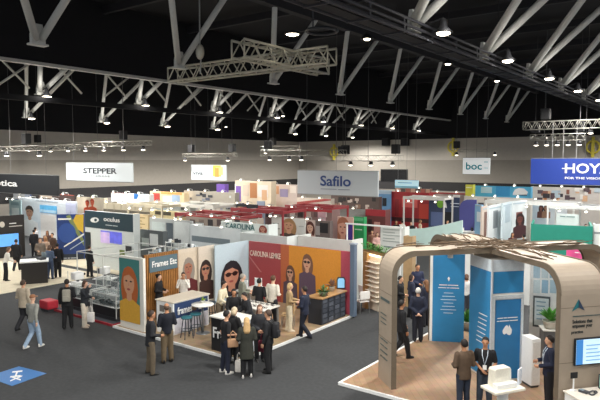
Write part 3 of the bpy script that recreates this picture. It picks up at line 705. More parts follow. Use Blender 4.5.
def tray_table(label, x0, y0, x1, y1, h, top='ece9e2', leg='9a9a98'):
    t = thing('display_table', label, 'table', ((x0+x1)/2, (y0+y1)/2, Z)); a, b_ = (x1-x0)/2, (y1-y0)/2
    obj('tabletop', MB().ab(-a, -b_, h-.05, a, b_, h, .01), M(top, .4), t)
    for sx in (-1, 1):
        for sy in (-1, 1): obj('leg', MB().ab(sx*(a-.06)-.025, sy*(b_-.06)-.025, 0, sx*(a-.06)+.025, sy*(b_-.06)+.025, h-.05), M(leg, .4, .5), t)
    obj('modesty_panel', MB().ab(-a+.05, -.02, .3, a-.05, .02, h-.06), M('d8d5cf', .6), t); return t
tray_table('white display table crowded with spectacles behind the black counter', -14.3, 14.7, -12.4, 15.6, .98)
cols = ['23211f', '4a2a20', '7a6a58', '1d2a3a', '5a1f26', '8a8a86']
gl = eyeglasses('pair of dark spectacles standing on the crowded white display table', (-14.15, 14.95, Z+.98), 0, cols[0], 'spectacles on the white display table')
for i in range(1, 16):
    c = dup(gl, (-14.15+.23*(i % 8), 14.95+.4*(i//8), Z+.98), random.uniform(-.4, .4))
t = tray_table('white table with tablets before the pale blue wall', -15.2, 16.3, -14.4, 17.5, 1.0)
for i, (px, py, lab) in enumerate(((0, 0, 'white tablet standing left on the table by the pale blue wall'), (0, 0, 'white tablet standing right on the table by the pale blue wall'))):
    p = Vector((-14.95+.2*i, 16.6+.6*i, Z+1.0)); t = thing('tablet', lab, 'tablet', p, R(10)); obj('casing', MB().prism([(-.16, 0), (.16, 0), (.16, .38), (-.16, .38)], -.012, .012), WHITE, t); obj('screen', MB().prism([(-.14, .03), (.14, .03), (.14, .35), (-.14, .35)], -.018, -.013), M('d8e2e6', .3), t); obj('stand', MB().ab(-.06, .01, 0, .06, .14, .02), SILVER, t)
def chair(label, p, rz, col='e8e6e0', group=None):
    t = thing('chair', label, 'chair', p, rz, group)
    obj('seat', MB().ab(-.22, -.22, .43, .22, .22, .48, .02), M(col, .5), t); obj('backrest', MB().ab(-.22, -.24, .55, .22, -.2, .88, .02), M(col, .5), t)
    for sx in (-1, 1):
        for sy in (-1, 1): obj('leg', MB().tube([(sx*.19, sy*.19, .43), (sx*.21, sy*.22, 0)], .014, 6), SILVER, t)
        obj('back_post', MB().tube([(sx*.19, -.2, .45), (sx*.19, -.22, .85)], .013, 6), SILVER, t)
    return t
chair('white chair right of the grey post, beside the dark aisle', G(362, 312), R(60)); chair('second white chair behind the grey post by the wooden table', G(366, 306), R(-20))
chair('wooden slatted folding chair at the right of the spectacles table', G(288, 327, Z), R(120), 'c8ab80')
# ================================================================== instrument stand at left
platform('booth_platform', 'grey platform with red edge under the optical instruments', -22.5, 12.85, -17.95, 19.0, .06, M('50525a', .9, 0, .1, 8), M('9a2430', .6))
t = thing('red_ottoman', 'low red seat block at the left corner of the instrument stand', 'seat', G(49, 310)); obj('cushion', MB().ab(-.32, -.24, .08, .32, .24, .42, .05), M('c22f3e', .7), t); obj('plinth', MB().ab(-.28, -.2, 0, .28, .2, .08), DKGREY, t)
def glass_counter(label, x, y, w_, d, h=.95, dark=True):
    t = thing('glass_counter', label, 'display case', (x, y, Z))
    obj('base', MB().ab(-w_/2, -d/2, 0, w_/2, d/2, .12), M('2b2d31', .5), t); obj('tray', MB().ab(-w_/2+.04, -d/2+.04, .12, w_/2-.04, d/2-.04, .5 if dark else .4), M('1a1b1f' if dark else 'dfe3e3', .5), t)
    obj('glass_box', MB().ab(-w_/2+.01, -d/2+.01, .5, w_/2-.01, d/2-.01, h-.03), GLASSM, t)
    m = MB()
    for sx in (-1, 1):
        for sy in (-1, 1): m.ab(sx*w_/2-.015, sy*d/2-.015, .1, sx*w_/2+.015, sy*d/2+.015, h)
    for z in (.5, h):
        for sy in (-1, 1): m.ab(-w_/2, sy*d/2-.015, z-.03, w_/2, sy*d/2+.015, z)
        for sx in (-1, 1): m.ab(sx*w_/2-.015, -d/2, z-.03, sx*w_/2+.015, d/2, z)
    obj('metal_frame', m, STEEL, t)
    for k in range(5): obj('shelf_item', MB().ell((-w_/2+.2+k*(w_-.4)/4, random.uniform(-.1, .1), .57), (.1, .12, .07), 10, 7), M(random.choice(['c8cacb', '2a2c30', '1d1e22', '33363c']), .4), t, True)
    return t
glass_counter('glass display counter with dark tray nearest the red haired poster', -18.9, 13.5, 1.5, .7); glass_counter('glass display counter with dark tray behind the woman in the striped top', -20.6, 13.6, 1.4, .7)
glass_counter('second row glass counter with dark tray left of the poster', -19.0, 14.8, 1.6, .7, 1.0); glass_counter('pale glass counter in the second row of the instrument stand', -20.8, 15.0, 1.5, .7, 1.0, False)
glass_counter('pale glass counter in the rear row of the instrument stand', -19.6, 16.4, 2.2, .7, 1.05, False)
def slit_lamp(label, x, y, screen=False):
    t = thing('eye_test_machine', label, 'machine', (x, y, Z), random.uniform(-.5, .5))
    obj('table_top', MB().ab(-.45, -.28, .76, .45, .28, .8, .01), WHITE, t); obj('column', MB().ab(-.07, -.07, .04, .07, .07, .76), STEEL, t); obj('foot', MB().ab(-.32, -.26, 0, .32, .26, .05, .02), M('8f9498', .4), t)
    obj('machine_base', MB().ab(-.2, -.18, .8, .2, .2, .9, .03), WHITE, t); obj('machine_head', MB().ab(-.16, -.2, .98, .16, .22, 1.3, .05), WHITE, t, True); obj('neck', MB().tube([(0, .02, .88), (0, .02, 1.0)], .06, 10), DKGREY, t)
    obj('chin_rest', MB().tube([(-.14, -.34, .8), (-.14, -.34, 1.35), (.14, -.34, 1.35), (.14, -.34, .8)], .015, 6), STEEL, t); obj('eyepiece', MB().tube([(0, .2, 1.15), (0, .34, 1.18)], .045, 10), BLACK, t)
    obj('monitor', MB().ab(-.42, .05, 1.0, -.2, .09, 1.2, .01), M('27303a' if not screen else '5b7fd0', .3), t); return t
for i, (x, y, l) in enumerate(((-22.0, 15.4, 'white eye test machine at the left rear of the instrument stand'), (-21.6, 16.7, 'white eye test machine left of centre on the instrument stand'), (-20.9, 17.6, 'white eye test machine in the rear middle of the instrument stand'), (-22.1, 18.0, 'white eye test machine by the navy and yellow panel'), (-18.6, 17.8, 'white eye test machine behind the poster panel'), (-21.9, 14.0, 'white eye test machine by the red edge behind the man with the backpack'))): slit_lamp(l, x, y)
def shelf_tower(label, x, y, w_=.9, h=2.0, n=5, col=STEEL):
    t = thing('display_shelf', label, 'shelf', (x, y, Z))
    for sx in (-1, 1):
        for sy in (-1, 1): obj('upright', MB().ab(sx*w_/2-.015, sy*.18-.015, 0, sx*w_/2+.015, sy*.18+.015, h), col, t)
    for k in range(n):
        z = .15+(h-.2)*k/(n-1); o = obj('shelf', MB().ab(-w_/2, -.2, z-.012, w_/2, .2, z+.012), M('dbe4e4', .2), t)
        for q in range(4): obj('product', MB().ab(-w_/2+.1+q*(w_-.2)/3.4, -.08, z+.013, -w_/2+.2+q*(w_-.2)/3.4, .06, z+.013+random.uniform(.08, .2)), M(random.choice(['eceff0', 'b8c4cc', '33373d', 'd8d2c4']), .5), o)
    return t
shelf_tower('glass shelf tower right of the ocular sign column on the instrument stand', -20.0, 18.6); shelf_tower('glass shelf tower at the back right of the instrument stand', -18.7, 18.6, .8, 1.9); shelf_tower('glass shelf tower at the back left of the instrument stand', -21.2, 18.7, .9, 2.1)
shelf_tower('narrow white shelf tower in the middle of the instrument stand', -20.6, 17.1, .6, 1.9); shelf_tower('narrow white shelf tower just behind the red haired poster', -18.6, 16.9, .6, 1.8)
# tall thin frame over the instruments
t = thing('display_gantry', 'thin silver frame standing over the instrument counters', 'frame', (-21, 15.8, Z))
m = [(x, y) for x in (-1.2, .6, 2.2) for y in (-1.6, 1.6)]
for x, y in m: obj('post', MB().tube([(x, y, 0), (x, y, 2.1)], .022, 6), STEEL, t)
for y in (-1.6, 1.6): obj('beam', MB().tube([(-1.2, y, 2.1), (2.2, y, 2.1)], .022, 6), STEEL, t)
for x in (-1.2, .6, 2.2): obj('beam', MB().tube([(x, -1.6, 2.1), (x, 1.6, 2.1)], .022, 6), STEEL, t)
# ocular header wall at the back of the stand
s = Wall('exhibition_booth', 'white wall under the dark teal header with the eye logo', 'booth', *PX(84.5, 133, 19.6), 0, 3.15, M('dfe6e4', .5), .12, ret=(0, .3))
s.rect('header_panel', 84, 212.5, 133, 229.5, M('2b434e', .5)); s.text('oculus', 104, 120, 219.5, WHITE, 4.5, True); s.text('seeing more', 106, 118, 225.5, M('c9d6d8'), 1.6)
s.poly('eye_logo', [(95+4.2*math.cos(a*math.pi/10), 220+2.6*math.sin(a*math.pi/10)) for a in range(20)], WHITE); s.poly('eye_pupil', [(96+1.4*math.cos(a*math.pi/6), 220+1.5*math.sin(a*math.pi/6)) for a in range(12)], M('2b434e'))
s.rect('screen', 101, 231.5, 122, 243, M('5b5fc0', .3, 0, .3, 3, .7)); s.rect('screen', 101, 232, 110, 243, M('b9a3cc', .3, 0, .3, 3, .6)); s.rect('dark_panel', 85, 232, 91, 252, M('1d2a33', .4))
s.rect('shelf_picture', 120, 250, 125, 258, M('7a8a50')); s.rect('shelf_picture', 126, 246, 132, 252, M('30343a'))
s = Wall('poster_panel', 'navy and yellow panel with white slanting light streaks', 'poster panel', *PF(56.5, 214.5, 84, 214, 2.75), 0, 2.75, M('27417f', .5), .12, ret=(0, .5))
s.poly('yellow_corner', [(71, 225), (76, 214.6), (83.5, 214.4), (83.5, 233)], M('d7b33a')); s.poly('yellow_stripe', [(66, 216), (70, 214.8), (84, 240), (84, 246)], M('7d8a58'))
s.poly('light_streak', [(64, 246), (84, 233), (84, 235), (64, 247.4)], WHITE); s.poly('light_streak', [(70, 249), (84, 240), (84, 241), (70, 250)], M('b8c8dc')); s.rect('base_band', 56, 254, 84, 265, M('2a3340'))
s.text('Rodenta', 58, 71, 219, WHITE, 3.4, True); s.text('focus on vision', 61, 78, 258, M('b8bcc4'), 2.2)
s.poly('ring', [(67+9*math.cos(a*math.pi/14), 233+10*math.sin(a*math.pi/14)) for a in range(28)], M('33549c'))
# ================================================================== the arched stand at right
PC = Vector((-5.25, 16.2, 0)); PR = R(50); RAD = 3.26; AH = 3.56
pu = Vector((math.cos(PR), math.sin(PR), 0)); pv = Vector((-math.sin(PR), math.cos(PR), 0))
def PP(u, v, z=0): return PC+pu*u+pv*v+Vector((0, 0, z))
platform('booth_platform', 'pale oak floor with white edge under the arched stand at right', -8.28, 13.05, -.6, 19.6, .06, WOODP)
tan = M('a59786', .55, 0, .04, 5)
t = thing('arch_canopy', 'beige canopy of two crossing rounded arches on the stand at right', 'canopy', PC+Vector((0, 0, .06)), PR)
def arch(w0, w1, h, along_x, thick=.09, rad=.62, n=9):
    prof = [(-RAD, 0)]
    for i in range(n+1):
        a = math.pi-(math.pi/2)*i/n; prof.append((-RAD+rad+rad*math.cos(a), h-rad+rad*math.sin(a)))
    for i in range(n+1):
        a = math.pi/2-(math.pi/2)*i/n; prof.append((RAD-rad+rad*math.cos(a), h-rad+rad*math.sin(a)))
    prof.append((RAD, 0))
    def inner(s_, z):
        k = (RAD-thick)/RAD; return (s_*k, z if z <= h-rad else z-thick*((z-(h-rad))/rad))
    rings = []
    for s_, z in prof:
        s2, z2 = inner(s_, z)
        q = [(s_, w0, z), (s_, w1, z), (s2, w1, z2), (s2, w0, z2)]
        rings.append([Vector((a, b_, c)) if along_x else Vector((-b_, a, c)) for a, b_, c in q])
    return MB().loft(rings)
obj('arch', arch(-.46, .44, AH+.02, True), tan, t); obj('arch', arch(-.72, .42, AH, False), tan, t)   # second arch: local x = -w
edge = M('6d6253', .6)
for nm, w_, ax in (('edge_strip', -.46, True), ('edge_strip', .44, True), ('edge_strip', -.72, False), ('edge_strip', .42, False)):
    obj(nm, arch(w_-.012, w_+.012, AH+(.045 if ax else .025), ax, .14), edge, t)
twig = M('5d4c3a', .9, 0, .3, 9); mb = MB()
for i in range(110):
    on_a = random.random() < .5; q = random.uniform(-2.4, 2.4) if random.random() < .6 else random.uniform(-1, 1); o = random.choice((-.5, .45, 0))+random.uniform(-.1, .1); a = random.uniform(-.35, .35)+(0 if on_a else 1.57); L = random.uniform(.5, 1.1)
    c = (q, o) if on_a else (o, q)
    if abs(c[0]) > 2.5 or abs(c[1]) > 2.5: continue
    d = Vector((math.cos(a), math.sin(a), 0))*L/2; p = Vector((c[0], c[1], AH+.05+random.uniform(0, .04)))
    mb.tube([p-d, p+Vector((0, 0, random.uniform(0, .03))), p+d+Vector((0, 0, random.uniform(-.02, .07)))], [.014, .018, .006], 5)
o = obj('dry_branches', mb, twig, t, True); o['kind'] = 'stuff'
for x, y in ((.5, -1.2), (-.4, 1.1), (1.3, .1), (-1.5, -.2)): obj('spot_fitting', MB().lathe((x, y, AH-.22), [(.03, .13), (.07, .1), (.075, 0)]), WHITE, t, True)
for z in (1.2, 2.45): obj('seam', MB().ab(-RAD-.004, -.46, z, -RAD+.001, .44, z+.012).ab(-.42, -RAD-.004, z+.2, .72, -RAD+.001, z+.212), edge, t)
ink = M('4b5b5a', .6); LP = (math.pi/2, 0, -math.pi/2)
lettering('SOLVE', t, ink, (-RAD-.004, 0, 2.25), .62, .16, (math.pi/2, 0, -math.pi/2)); 
for k in range(4): lettering(['eye care', 'made for', 'every', 'practice'][k], t, ink, (-RAD-.004, .05, 1.15-.16*k), .5, .07, LP)
for k in range(3): lettering(['software', 'support', 'insight'][k], t, ink, (-RAD-.004, .1, 1.85-.12*k), .4, .05, LP)
FP = (math.pi/2, 0, 0); yF = -RAD-.006
obj('arrow_logo', MB().prism([(-.13, 2.58), (.03, 2.84), (.19, 2.58), (.03, 2.66)], yF-.008, yF+.002), M('1f6a72', .5), t)
obj('arrow_shade', MB().prism([(.03, 2.66), (.03, 2.84), (.19, 2.58)], yF-.012, yF-.008), M('2f3f55', .5), t)
lettering('Independent practice software', t, ink, (.28, yF, 2.46), .78, .05, FP)
for k, s_ in enumerate(('Solutions that', 'empower your', 'practice')): lettering(s_, t, M('2b3132', .6), (.15 if k < 2 else .02, yF, 2.34-.125*k), .52 if k < 2 else .3, .085, FP, True)
# blue panels
blue = M('2d86bd', .5, 0, .05, 3); deep = M('2575ad', .5, 0, .05, 3)
s = Wall('information_panel', 'blue panel of white lettering standing left of the tower, on the oak floor', 'information panel', G(432, 341, .06), G(463.5, 342.5, .06), .06, 2.95, blue, .1)
s.k += 2
obj('side_edge', MB().ab(-.09, 0, 0, -.004, .12, s.h), WHITE, s.t)
obj('star_mark', MB().prism([(s.L*.5-.04, 2.1), (s.L*.5, 2.0), (s.L*.5+.04, 2.1), (s.L*.5, 2.16)], -.02, -.004), WHITE, s.t)
lettering('Practice management', s.t, WHITE, (s.L*.5, -.012, 1.88), .6, .055); lettering('software for optometry', s.t, WHITE, (s.L*.5, -.012, 1.79), .66, .045)
for k in range(7): lettering(['claims', 'recalls', 'stock', 'imaging', 'reports', 'bookings', 'online'][k], s.t, M('cfe2ee', .5), (s.L*.5, -.012, 1.62-.11*k), .3+.1*(k % 3), .04)
# tower: box with four faces
t = thing('display_tower', 'square blue and white tower with a door printed with a white country map', 'display tower', PP(-.02, .1, .06), PR)
TH = 3.3
obj('core', MB().ab(-.48, -.7, 0, .48, .4, TH), OFFW, t)
obj('upper_band', MB().ab(-.47, -.715, 2.4, .47, -.7, TH-.32), blue, t); obj('upper_band', MB().ab(-.495, -.69, 2.36-2.3, -.48, .39, TH-.32), blue, t)
obj('top_band', MB().ab(-.485, -.712, TH-.31, .485, -.7, TH), M('d5e2ea', .5), t); obj('top_band', MB().ab(-.494, -.7, TH-.31, -.48, .4, TH), M('d5e2ea', .5), t)
d = obj('door', MB().ab(-.36, -.72, .05, .4, -.701, 2.22), deep, t)
obj('door_frame', MB().ab(-.45, -.735, 0, -.38, -.701, 2.34).ab(.41, -.735, 0, .48, -.701, 2.34).ab(-.38, -.735, 2.25, .41, -.701, 2.34), M('c3cdd2', .5), t)
obj('country_map', MB().prism([(-.12, 1.42), (-.06, 1.5), (-.02, 1.53), (.02, 1.51), (.04, 1.46), (.06, 1.54), (.09, 1.47), (.14, 1.4), (.13, 1.3), (.08, 1.25), (.02, 1.27), (-.02, 1.31), (-.08, 1.28), (-.12, 1.3), (-.14, 1.37)], -.728, -.719), WHITE, d)
lettering('Owned and supported', d, WHITE, (.0, -.724, 1.73), .6, .045); lettering('by independent practices', d, WHITE, (0, -.724, 1.65), .62, .045)
for k in range(7): lettering(['manage', 'connect', 'measure', 'improve', 'recall', 'report', 'review'][k], t, WHITE, (-.5, -.35+.02*k, 1.75-.13*k), .42, .05, LP)
obj('corner_post', MB().ab(-.5, -.735, 0, -.455, -.69, TH), M('c9d0d4', .4), t)
# things round the tower
def monitor(label, wall_o, u, z, w_, h, scr, depth=.06, ui=True):
    t = thing('wall_monitor', label, 'screen', wall_o[0], wall_o[1])
    obj('bezel', MB().ab(u-w_/2, -depth, z, u+w_/2, -.01, z+h, .008), M('1b222b', .4), t); sc = obj('screen', MB().ab(u-w_/2+.03, -depth-.006, z+.03, u+w_/2-.03, -depth, z+h-.03), M(scr, .3, 0, .04, 4, .75), t)
    if ui:
        obj('side_menu', MB().ab(u-w_/2+.03, -depth-.01, z+.03, u-w_/2+.2, -depth-.006, z+h-.03), M('3f7fc0', .3, 0, 0, 20, .6), sc)
        for k in range(5): obj('window_line', MB().ab(u-w_/2+.28, -depth-.01, z+.1+.085*k, u-w_/2+.28+(.62, .4, .55, .3, .5)[k], -depth-.006, z+.125+.085*k), M('7fa7c9', .3, 0, 0, 20, .5), sc)
    return t
monitor('wide screen with a blue menu bar on the beige arch leg at right', (PP(0, -RAD-.02, .06), PR), .52, 1.35, 1.2, .62, 'bcd8ea')
s = Wall('service_desk', 'white desk with devices under the wide screen at the lower right', 'desk', PP(-.32, -RAD-.75, 0), PP(1.5, -RAD-.75, 0), .06, .85, WHITE, .66, part='body')
obj('worktop', MB().ab(-.04, -.04, s.h, s.L+.04, .68, s.h+.04, .01), M('e9e2d6', .4), s.t)
dz = .06+.79+.04
t = thing('card_reader', 'small dark card terminal on the white desk left of the laptop', 'device', PP(-.0, -RAD-.3, dz+.0), PR+.4); obj('body', MB().ab(-.06, -.1, 0, .06, .1, .05, .01), DKGREY, t); obj('display', MB().ab(-.045, .0, .05, .045, .08, .056), M('9ab', .3) if False else M('8fa4b0', .3), t)
t = thing('phone_stand', 'dark phone on a stand at the back of the white desk', 'device', PP(-.15, -RAD-.15, dz), PR); obj('base', MB().ab(-.05, -.05, 0, .05, .05, .02), WHITE, t); obj('stem', MB().ab(-.012, -.01, .02, .012, .01, .3), WHITE, t); obj('phone', MB().ab(-.09, -.02, .28, .09, 0, .42, .008), BLACK, t)
t = thing('laptop', 'laptop with a pale green screen on the white desk at the right edge', 'laptop', PP(.72, -RAD-.3, dz), PR); obj('keyboard_half', MB().ab(-.24, -.2, 0, .24, .1, .02), DKGREY, t); obj('lid', MB().ab(-.26, .09, .02, .26, .11, .34), DKGREY, t); obj('screen', MB().ab(-.24, .084, .04, .24, .09, .32), M('a8d8c4', .3, 0, .05, 5, .6), t)
t = thing('trial_frame', 'coiled dark headset lying on the white desk', 'device', PP(.1, -RAD-.42, dz), PR); obj('band', MB().tube([(.1*math.cos(a*math.pi/8), .07*math.sin(a*math.pi/8), .03+.02*math.sin(a)) for a in range(17)], .018, 6), DKGREY, t, True); obj('pad', MB().ell((.1, 0, .04), (.04, .05, .035), 10, 7), BLACK, t, True)
# white kiosk with brochure holder
b0 = G(502, 424, .06)
t = thing('brochure_stand', 'white curved stand with a tilted card, in front of the tower', 'stand', b0, PR+.15)
obj('pedestal', MB().lathe((0, 0, 0), [(.3, 0), (.3, .03), (.14, .06), (.12, .7), (.2, .8)], 18), WHITE, t, True); obj('tray', MB().ab(-.42, -.26, .8, .42, .26, .87, .02), M('efe9d8', .4), t)
obj('back_box', MB().prism([(-.24, .87), (.24, .87), (.22, 1.24), (.19, 1.28), (-.19, 1.28), (-.22, 1.24)], .0, .22), M('e9e4d4', .5), t); obj('shelf_lip', MB().ab(-.28, -.16, .87, .28, .02, .98, .01), WHITE, t)
obj('tilted_card', MB().box((.34, -.14, 1.1), (.22, .02, .36), .5), M('dfe8f2', .5), t)
p = G(535, 388, .06)
t = thing('white_cabinet', 'white cabinet standing between the tower and the beige arch leg', 'cabinet', p, PR); obj('body', MB().ab(-.12, 0, .06, .14, .45, 1.3, .01), WHITE, t); obj('door', MB().ab(-.1, -.02, .1, .12, -.001, 1.22), M('e6e6e2', .4), t); obj('plinth', MB().ab(-.1, .03, 0, .12, .42, .06), DKGREY, t); obj('knob', MB().ell((.07, -.035, .7), (.018, .018, .018), 8, 6), STEEL, t)
plant('green bushy plant behind the beige arch leg', G(553, 338, .06), 1.9, .5, 'c9c4b8', '4f9a3a', 60) if False else None
pb = PP(2.1, .4, .06)
s = Wall('glazed_screen', 'white screen wall with pale blue glazing seen between the tower and the beige leg', 'screen wall', *PF(531, 262, 562, 264, 2.9), 0, 2.9, M('e4ecf0', .4), .08)
for i in range(3):
    for j in range(2): s.rect('pane', 533.5+8.2*i, 265+15*j, 540+8.2*i, 278+15*j, M(['a9c9de', 'c3dae6', '8fb6d2'][(i+j) % 3], .15))
s.rect('framed_notice', 533, 296, 550, 327, M('4d5a62', .4), .03); s.rect('notice', 534.5, 298, 548.5, 325, M('cfe0ea', .4), .03)
for k in range(5): s.rect('notice_line', 536.5, 301+4.2*k, 546-k, 302.2+4.2*k, M('7fa6bf'), .03)
s2 = s
t = Wall('side_counter', 'low dark counter carrying the green plant behind the beige leg', 'counter', G(543, 367), G(563, 368), .06, 1.06, M('5c5f62', .5), .5, part='body')
obj('worktop', MB().ab(-.03, -.03, t.h, t.L+.03, .53, t.h+.03), M('d8d8d4'), t.t)
p = t.p+t.d*(t.L*.42)-t.n*.25; p.z = 1.09
plant('green bushy plant on the low counter behind the beige arch leg', p, .62, .42, 'd0ccc0', '4f9a3a', 46)
# ================================================================== people near the viewer
m, t = None, None
person('short haired man in black jacket and khaki trousers, left one of the standing pair', 151, 374, 65, 1.8, ('talk', 'down'), 'relax', 3, ('jacket', '202126'), ('trousers', '5f5444'), ('short', '3a2b22'), 'm')
person('bald man in a navy jumper and khaki trousers, right of the standing pair', 167.5, 362, -25, 1.77, ('talk', 'clasp'), 'relax', 0, ('shirt', '161a26'), ('trousers', '6b5c46'), ('bald', '5d4b3e'), 'm')
p1, _ = person('man in a black shirt with a tan bag, front left of the counter group', 225.5, 373, 60, 1.78, ('talk', 'down'), 'relax', 4, ('polo', '17181c'), ('jeans', '1d2233'), ('short', '171414'), 'l', 'd8d6d0')
handbag('tan shoulder bag on the hip of the man in the black shirt', local(p1, (.3, .1, .8)), p1.rotation_euler.z+1.3, 'b08a6a', (.3, .12, .24), 'b08a6a')
person('blond woman in a dark olive coat with fur collar, back to us', 247, 377, -8, 1.66, ('talk', 'talk'), 'relax', 2, ('coat', '31332c'), ('trousers', '17181b'), ('long', 'c2a070'), 'p', 'd9d6d0')
p2, _ = person('man in a dark suit with a backpack, right side of the group', 268.5, 372, -70, 1.78, ('talk', 'down'), 'relax', 0, ('jacket', '1b1c20'), ('trousers', '17181b'), ('short', '4a3a30'), 'l')
backpack('black backpack on the man in the dark suit', p2, '1d1e22')
handbag('maroon bag hanging beside the man in the dark suit', G(263.5, 352, .5)+Vector((0, 0, 0)), .4, '6d2338', (.3, .14, .34), '6d2338')
person('brown haired woman facing us between the coat woman and the suited man', 260, 361, 165, 1.7, ('clasp', 'clasp'), 'stand', 0, ('jacket', '24262b'), ('trousers', '1d1e22'), ('long', '6b4a3a'), 'p')
person('fair haired woman in a long black coat behind the man with the tan bag', 233, 364, 40, 1.68, ('table', 'down'), 'relax', 6, ('coat', '1a1a1d'), ('trousers', '17181b'), ('bob', 'c9b89a'), 'p')
t = handbag('white paper bag standing by the coat woman and the man with the tan bag', G(239, 372), .5, 'e6e2da', (.22, .12, .34), 'e6e2da', 'paper_bag')
person('man in a navy suit standing alone on the oak edge, facing left', 304.5, 338, -60, 1.74, ('clasp', 'clasp'), 'walk', 0, ('jacket', '1a2136'), ('trousers', '161a28'), ('short', '241c18'), 'm', z=.06)
person('man in a grey shirt, pale jeans and ginger cap, walking away at left', 33.5, 348, 20, 1.72, ('swing', 'swingf'), 'walk', 2, ('shirt', '8f9089'), ('jeans', '93a9c0'), ('cap', '9a6a4a'), 'p', 'd9d8d2')
person('man in a beige jacket and dark trousers beside the man in pale jeans', 24.5, 330, 15, 1.78, ('down', 'talk'), 'walk', 0, ('jacket', 'b9ab96'), ('trousers', '24252a'), ('short', '4a382c'), 'l')
p3, _ = person('man in black with a grey backpack by the red edged platform', 68, 328, -15, 1.76, ('talk', 'down'), 'relax', 0, ('jacket', '191a1d'), ('trousers', '17181b'), ('short', '231b17'), 'm')
backpack('pale grey backpack on the man in black by the red edged platform', p3, '9d9a8e')
p4, _ = person('woman in a dark striped top and cream trousers, facing right', 85, 327, 95, 1.68, ('face', 'talk'), 'relax', 3, ('jacket', '2a2e34'), ('trousers', 'd6cdbd'), ('bob', '4a3327'), 'p', 'cdbba8')
handbag('white paper bag in the hand of the woman in cream trousers', G(91, 322, .3), .3, 'ece9e4', (.26, .12, .36), 'ece9e4', 'paper_bag')
person('person in denim dungarees seen from behind at the left counter', 50.5, 279, 20, 1.72, ('talk', 'talk'), 'relax', 0, ('shirt', '51617a'), ('jeans', '3f4d66'), ('bob', '5a4436'), 'l', z=0)
person('man in a black suit right of the denim person at the left counter', 58, 277.5, -25, 1.76, ('down', 'talk'), 'stand', 0, ('jacket', '17181c'), ('trousers', '16171b'), ('short', '1d1815'), 'm')
person('person in a white top leaning at the far left edge', 6, 281, 60, 1.7, ('table', 'table'), 'relax', 14, ('shirt', 'e3e1da'), ('trousers', '1f2024'), ('bob', '6b5140'), 'p')
person('person in black stepping beside the far left dark wall', 17, 271, -10, 1.72, ('down', 'talk'), 'walk', 0, ('jacket', '1c1d22'), ('trousers', '1b1c20'), ('short', '2a1f19'), 'l')
person('woman in black behind the white lettered counter, facing right', 159.5, 319, 100, 1.7, ('talk', 'talk'), 'stand', 0, ('jacket', '16161a'), ('trousers', '17171b'), ('bun', '1c1614'), 'p', z=.06)
person('person in a white top with hands at the face behind the white counter', 184, 315, 175, 1.66, 'face', 'stand', 4, ('shirt', 'e4e0d8'), ('trousers', '2a2a2e'), ('short', '3a2a22'), 'm', z=.06)
person('dark haired man in a cream shirt leaning beside the round high table', 220, 329, 110, 1.74, ('table', 'table'), 'relax', 14, ('shirt', 'd9cfb4'), ('trousers', '6d614f'), ('short', '2b211b'), 'l', z=.06)
person('black haired person in black behind the black counter, facing us', 234, 338, 170, 1.68, ('table', 'clasp'), 'stand', 8, ('jacket', '18181b'), ('trousers', '17171a'), ('bob', '120f0f'), 'm', z=.06)
person('grey haired man in a grey green jacket by the tablet table', 242, 322, 70, 1.78, ('talk', 'table'), 'relax', 3, ('jacket', '7d8073'), ('trousers', '3a3b3d'), ('short', '9a958c'), 'p', z=.06)
person('short haired person in black before the maroon wall', 259.5, 326, 25, 1.72, ('talk', 'talk'), 'relax', 0, ('shirt', '17181c'), ('trousers', '1a1b20'), ('short', '15110f'), 'l', z=.06)
person('man in a cream shirt and dark trousers before the maroon wall', 272.5, 327, 30, 1.84, ('talk', 'down'), 'relax', 4, ('shirt', 'd8d2c4'), ('trousers', '222329'), ('short', '5a3d2a'), 'p', z=.06)
person('blond woman in a tan top and cream trousers facing right', 289, 331, 80, 1.68, ('talk', 'table'), 'relax', 3, ('shirt', 'a98f68'), ('trousers', 'd5c9ae'), ('bob', 'c2a272'), 'p', 'd8cdb8', z=.06)
person('person in dark clothes bending over the spectacles table', 250, 341, -120, 1.66, ('table', 'table'), 'stand', 16, ('hoodie', '25272c'), ('trousers', '1d1e22'), ('short', '1d1714'), 'l', z=.06)
# arched stand people
person('man in a brown jacket with his back to us in the arched stand', 463, 411, -15, 1.72, ('talk', 'talk'), 'relax', 0, ('coat' if False else 'jacket', '5c4a3a'), ('jeans', '2a3242'), ('short', '1b1614'), 'm', z=.06)
person('man in a black polo shirt with lanyard facing the brown jacket man', 484, 409, 200, 1.74, ('clasp', 'talk'), 'relax', 0, ('polo', '141519'), ('jeans', '39424f'), ('short', '16110f'), 'm', z=.06, lanyard='c9d6e4')
person('man in a navy suit with lanyard facing left beside the white cabinet', 548, 408, -80, 1.76, ('talk', 'clasp'), 'stand', 0, ('jacket', '1a2138'), ('trousers', '15161c'), ('short', '1c1614'), 'l', z=.06, lanyard='c9d6e4')
person('dark haired person bent over the white desk at the lower right corner', 592, 447, 20, 1.6, ('table', 'table'), 'sit', 10, ('shirt', '3a3436'), ('trousers', '1f2024'), ('bob', '1a1312'), 'm', z=.06, at=PP(.72, -RAD-1.4))
stool('low stool under the person at the white desk', PP(.72, -RAD-1.45, .06), '4a4d52', .46)
person('man in a black suit walking out behind the left arch leg', 401, 358, 75, 1.75, ('down', 'swingf'), 'walk', 0, ('jacket', '16171b'), ('trousers', '141519'), ('short', '1a1512'), 'm', z=.06)
person('white haired man in a navy suit with hands clasped behind him', 417.5, 341, 5, 1.76, 'behind', 'stand', 0, ('jacket', '1c2235'), ('trousers', '171a26'), ('short', 'd3d0ca'), 'p', z=.06)
person('long haired woman in navy in front of the blue panel group', 425.5, 326, -30, 1.68, ('talk', 'clasp'), 'relax', 0, ('jacket', '23283a'), ('trousers', '1d1f28'), ('long', '7a5438'), 'p', z=0)
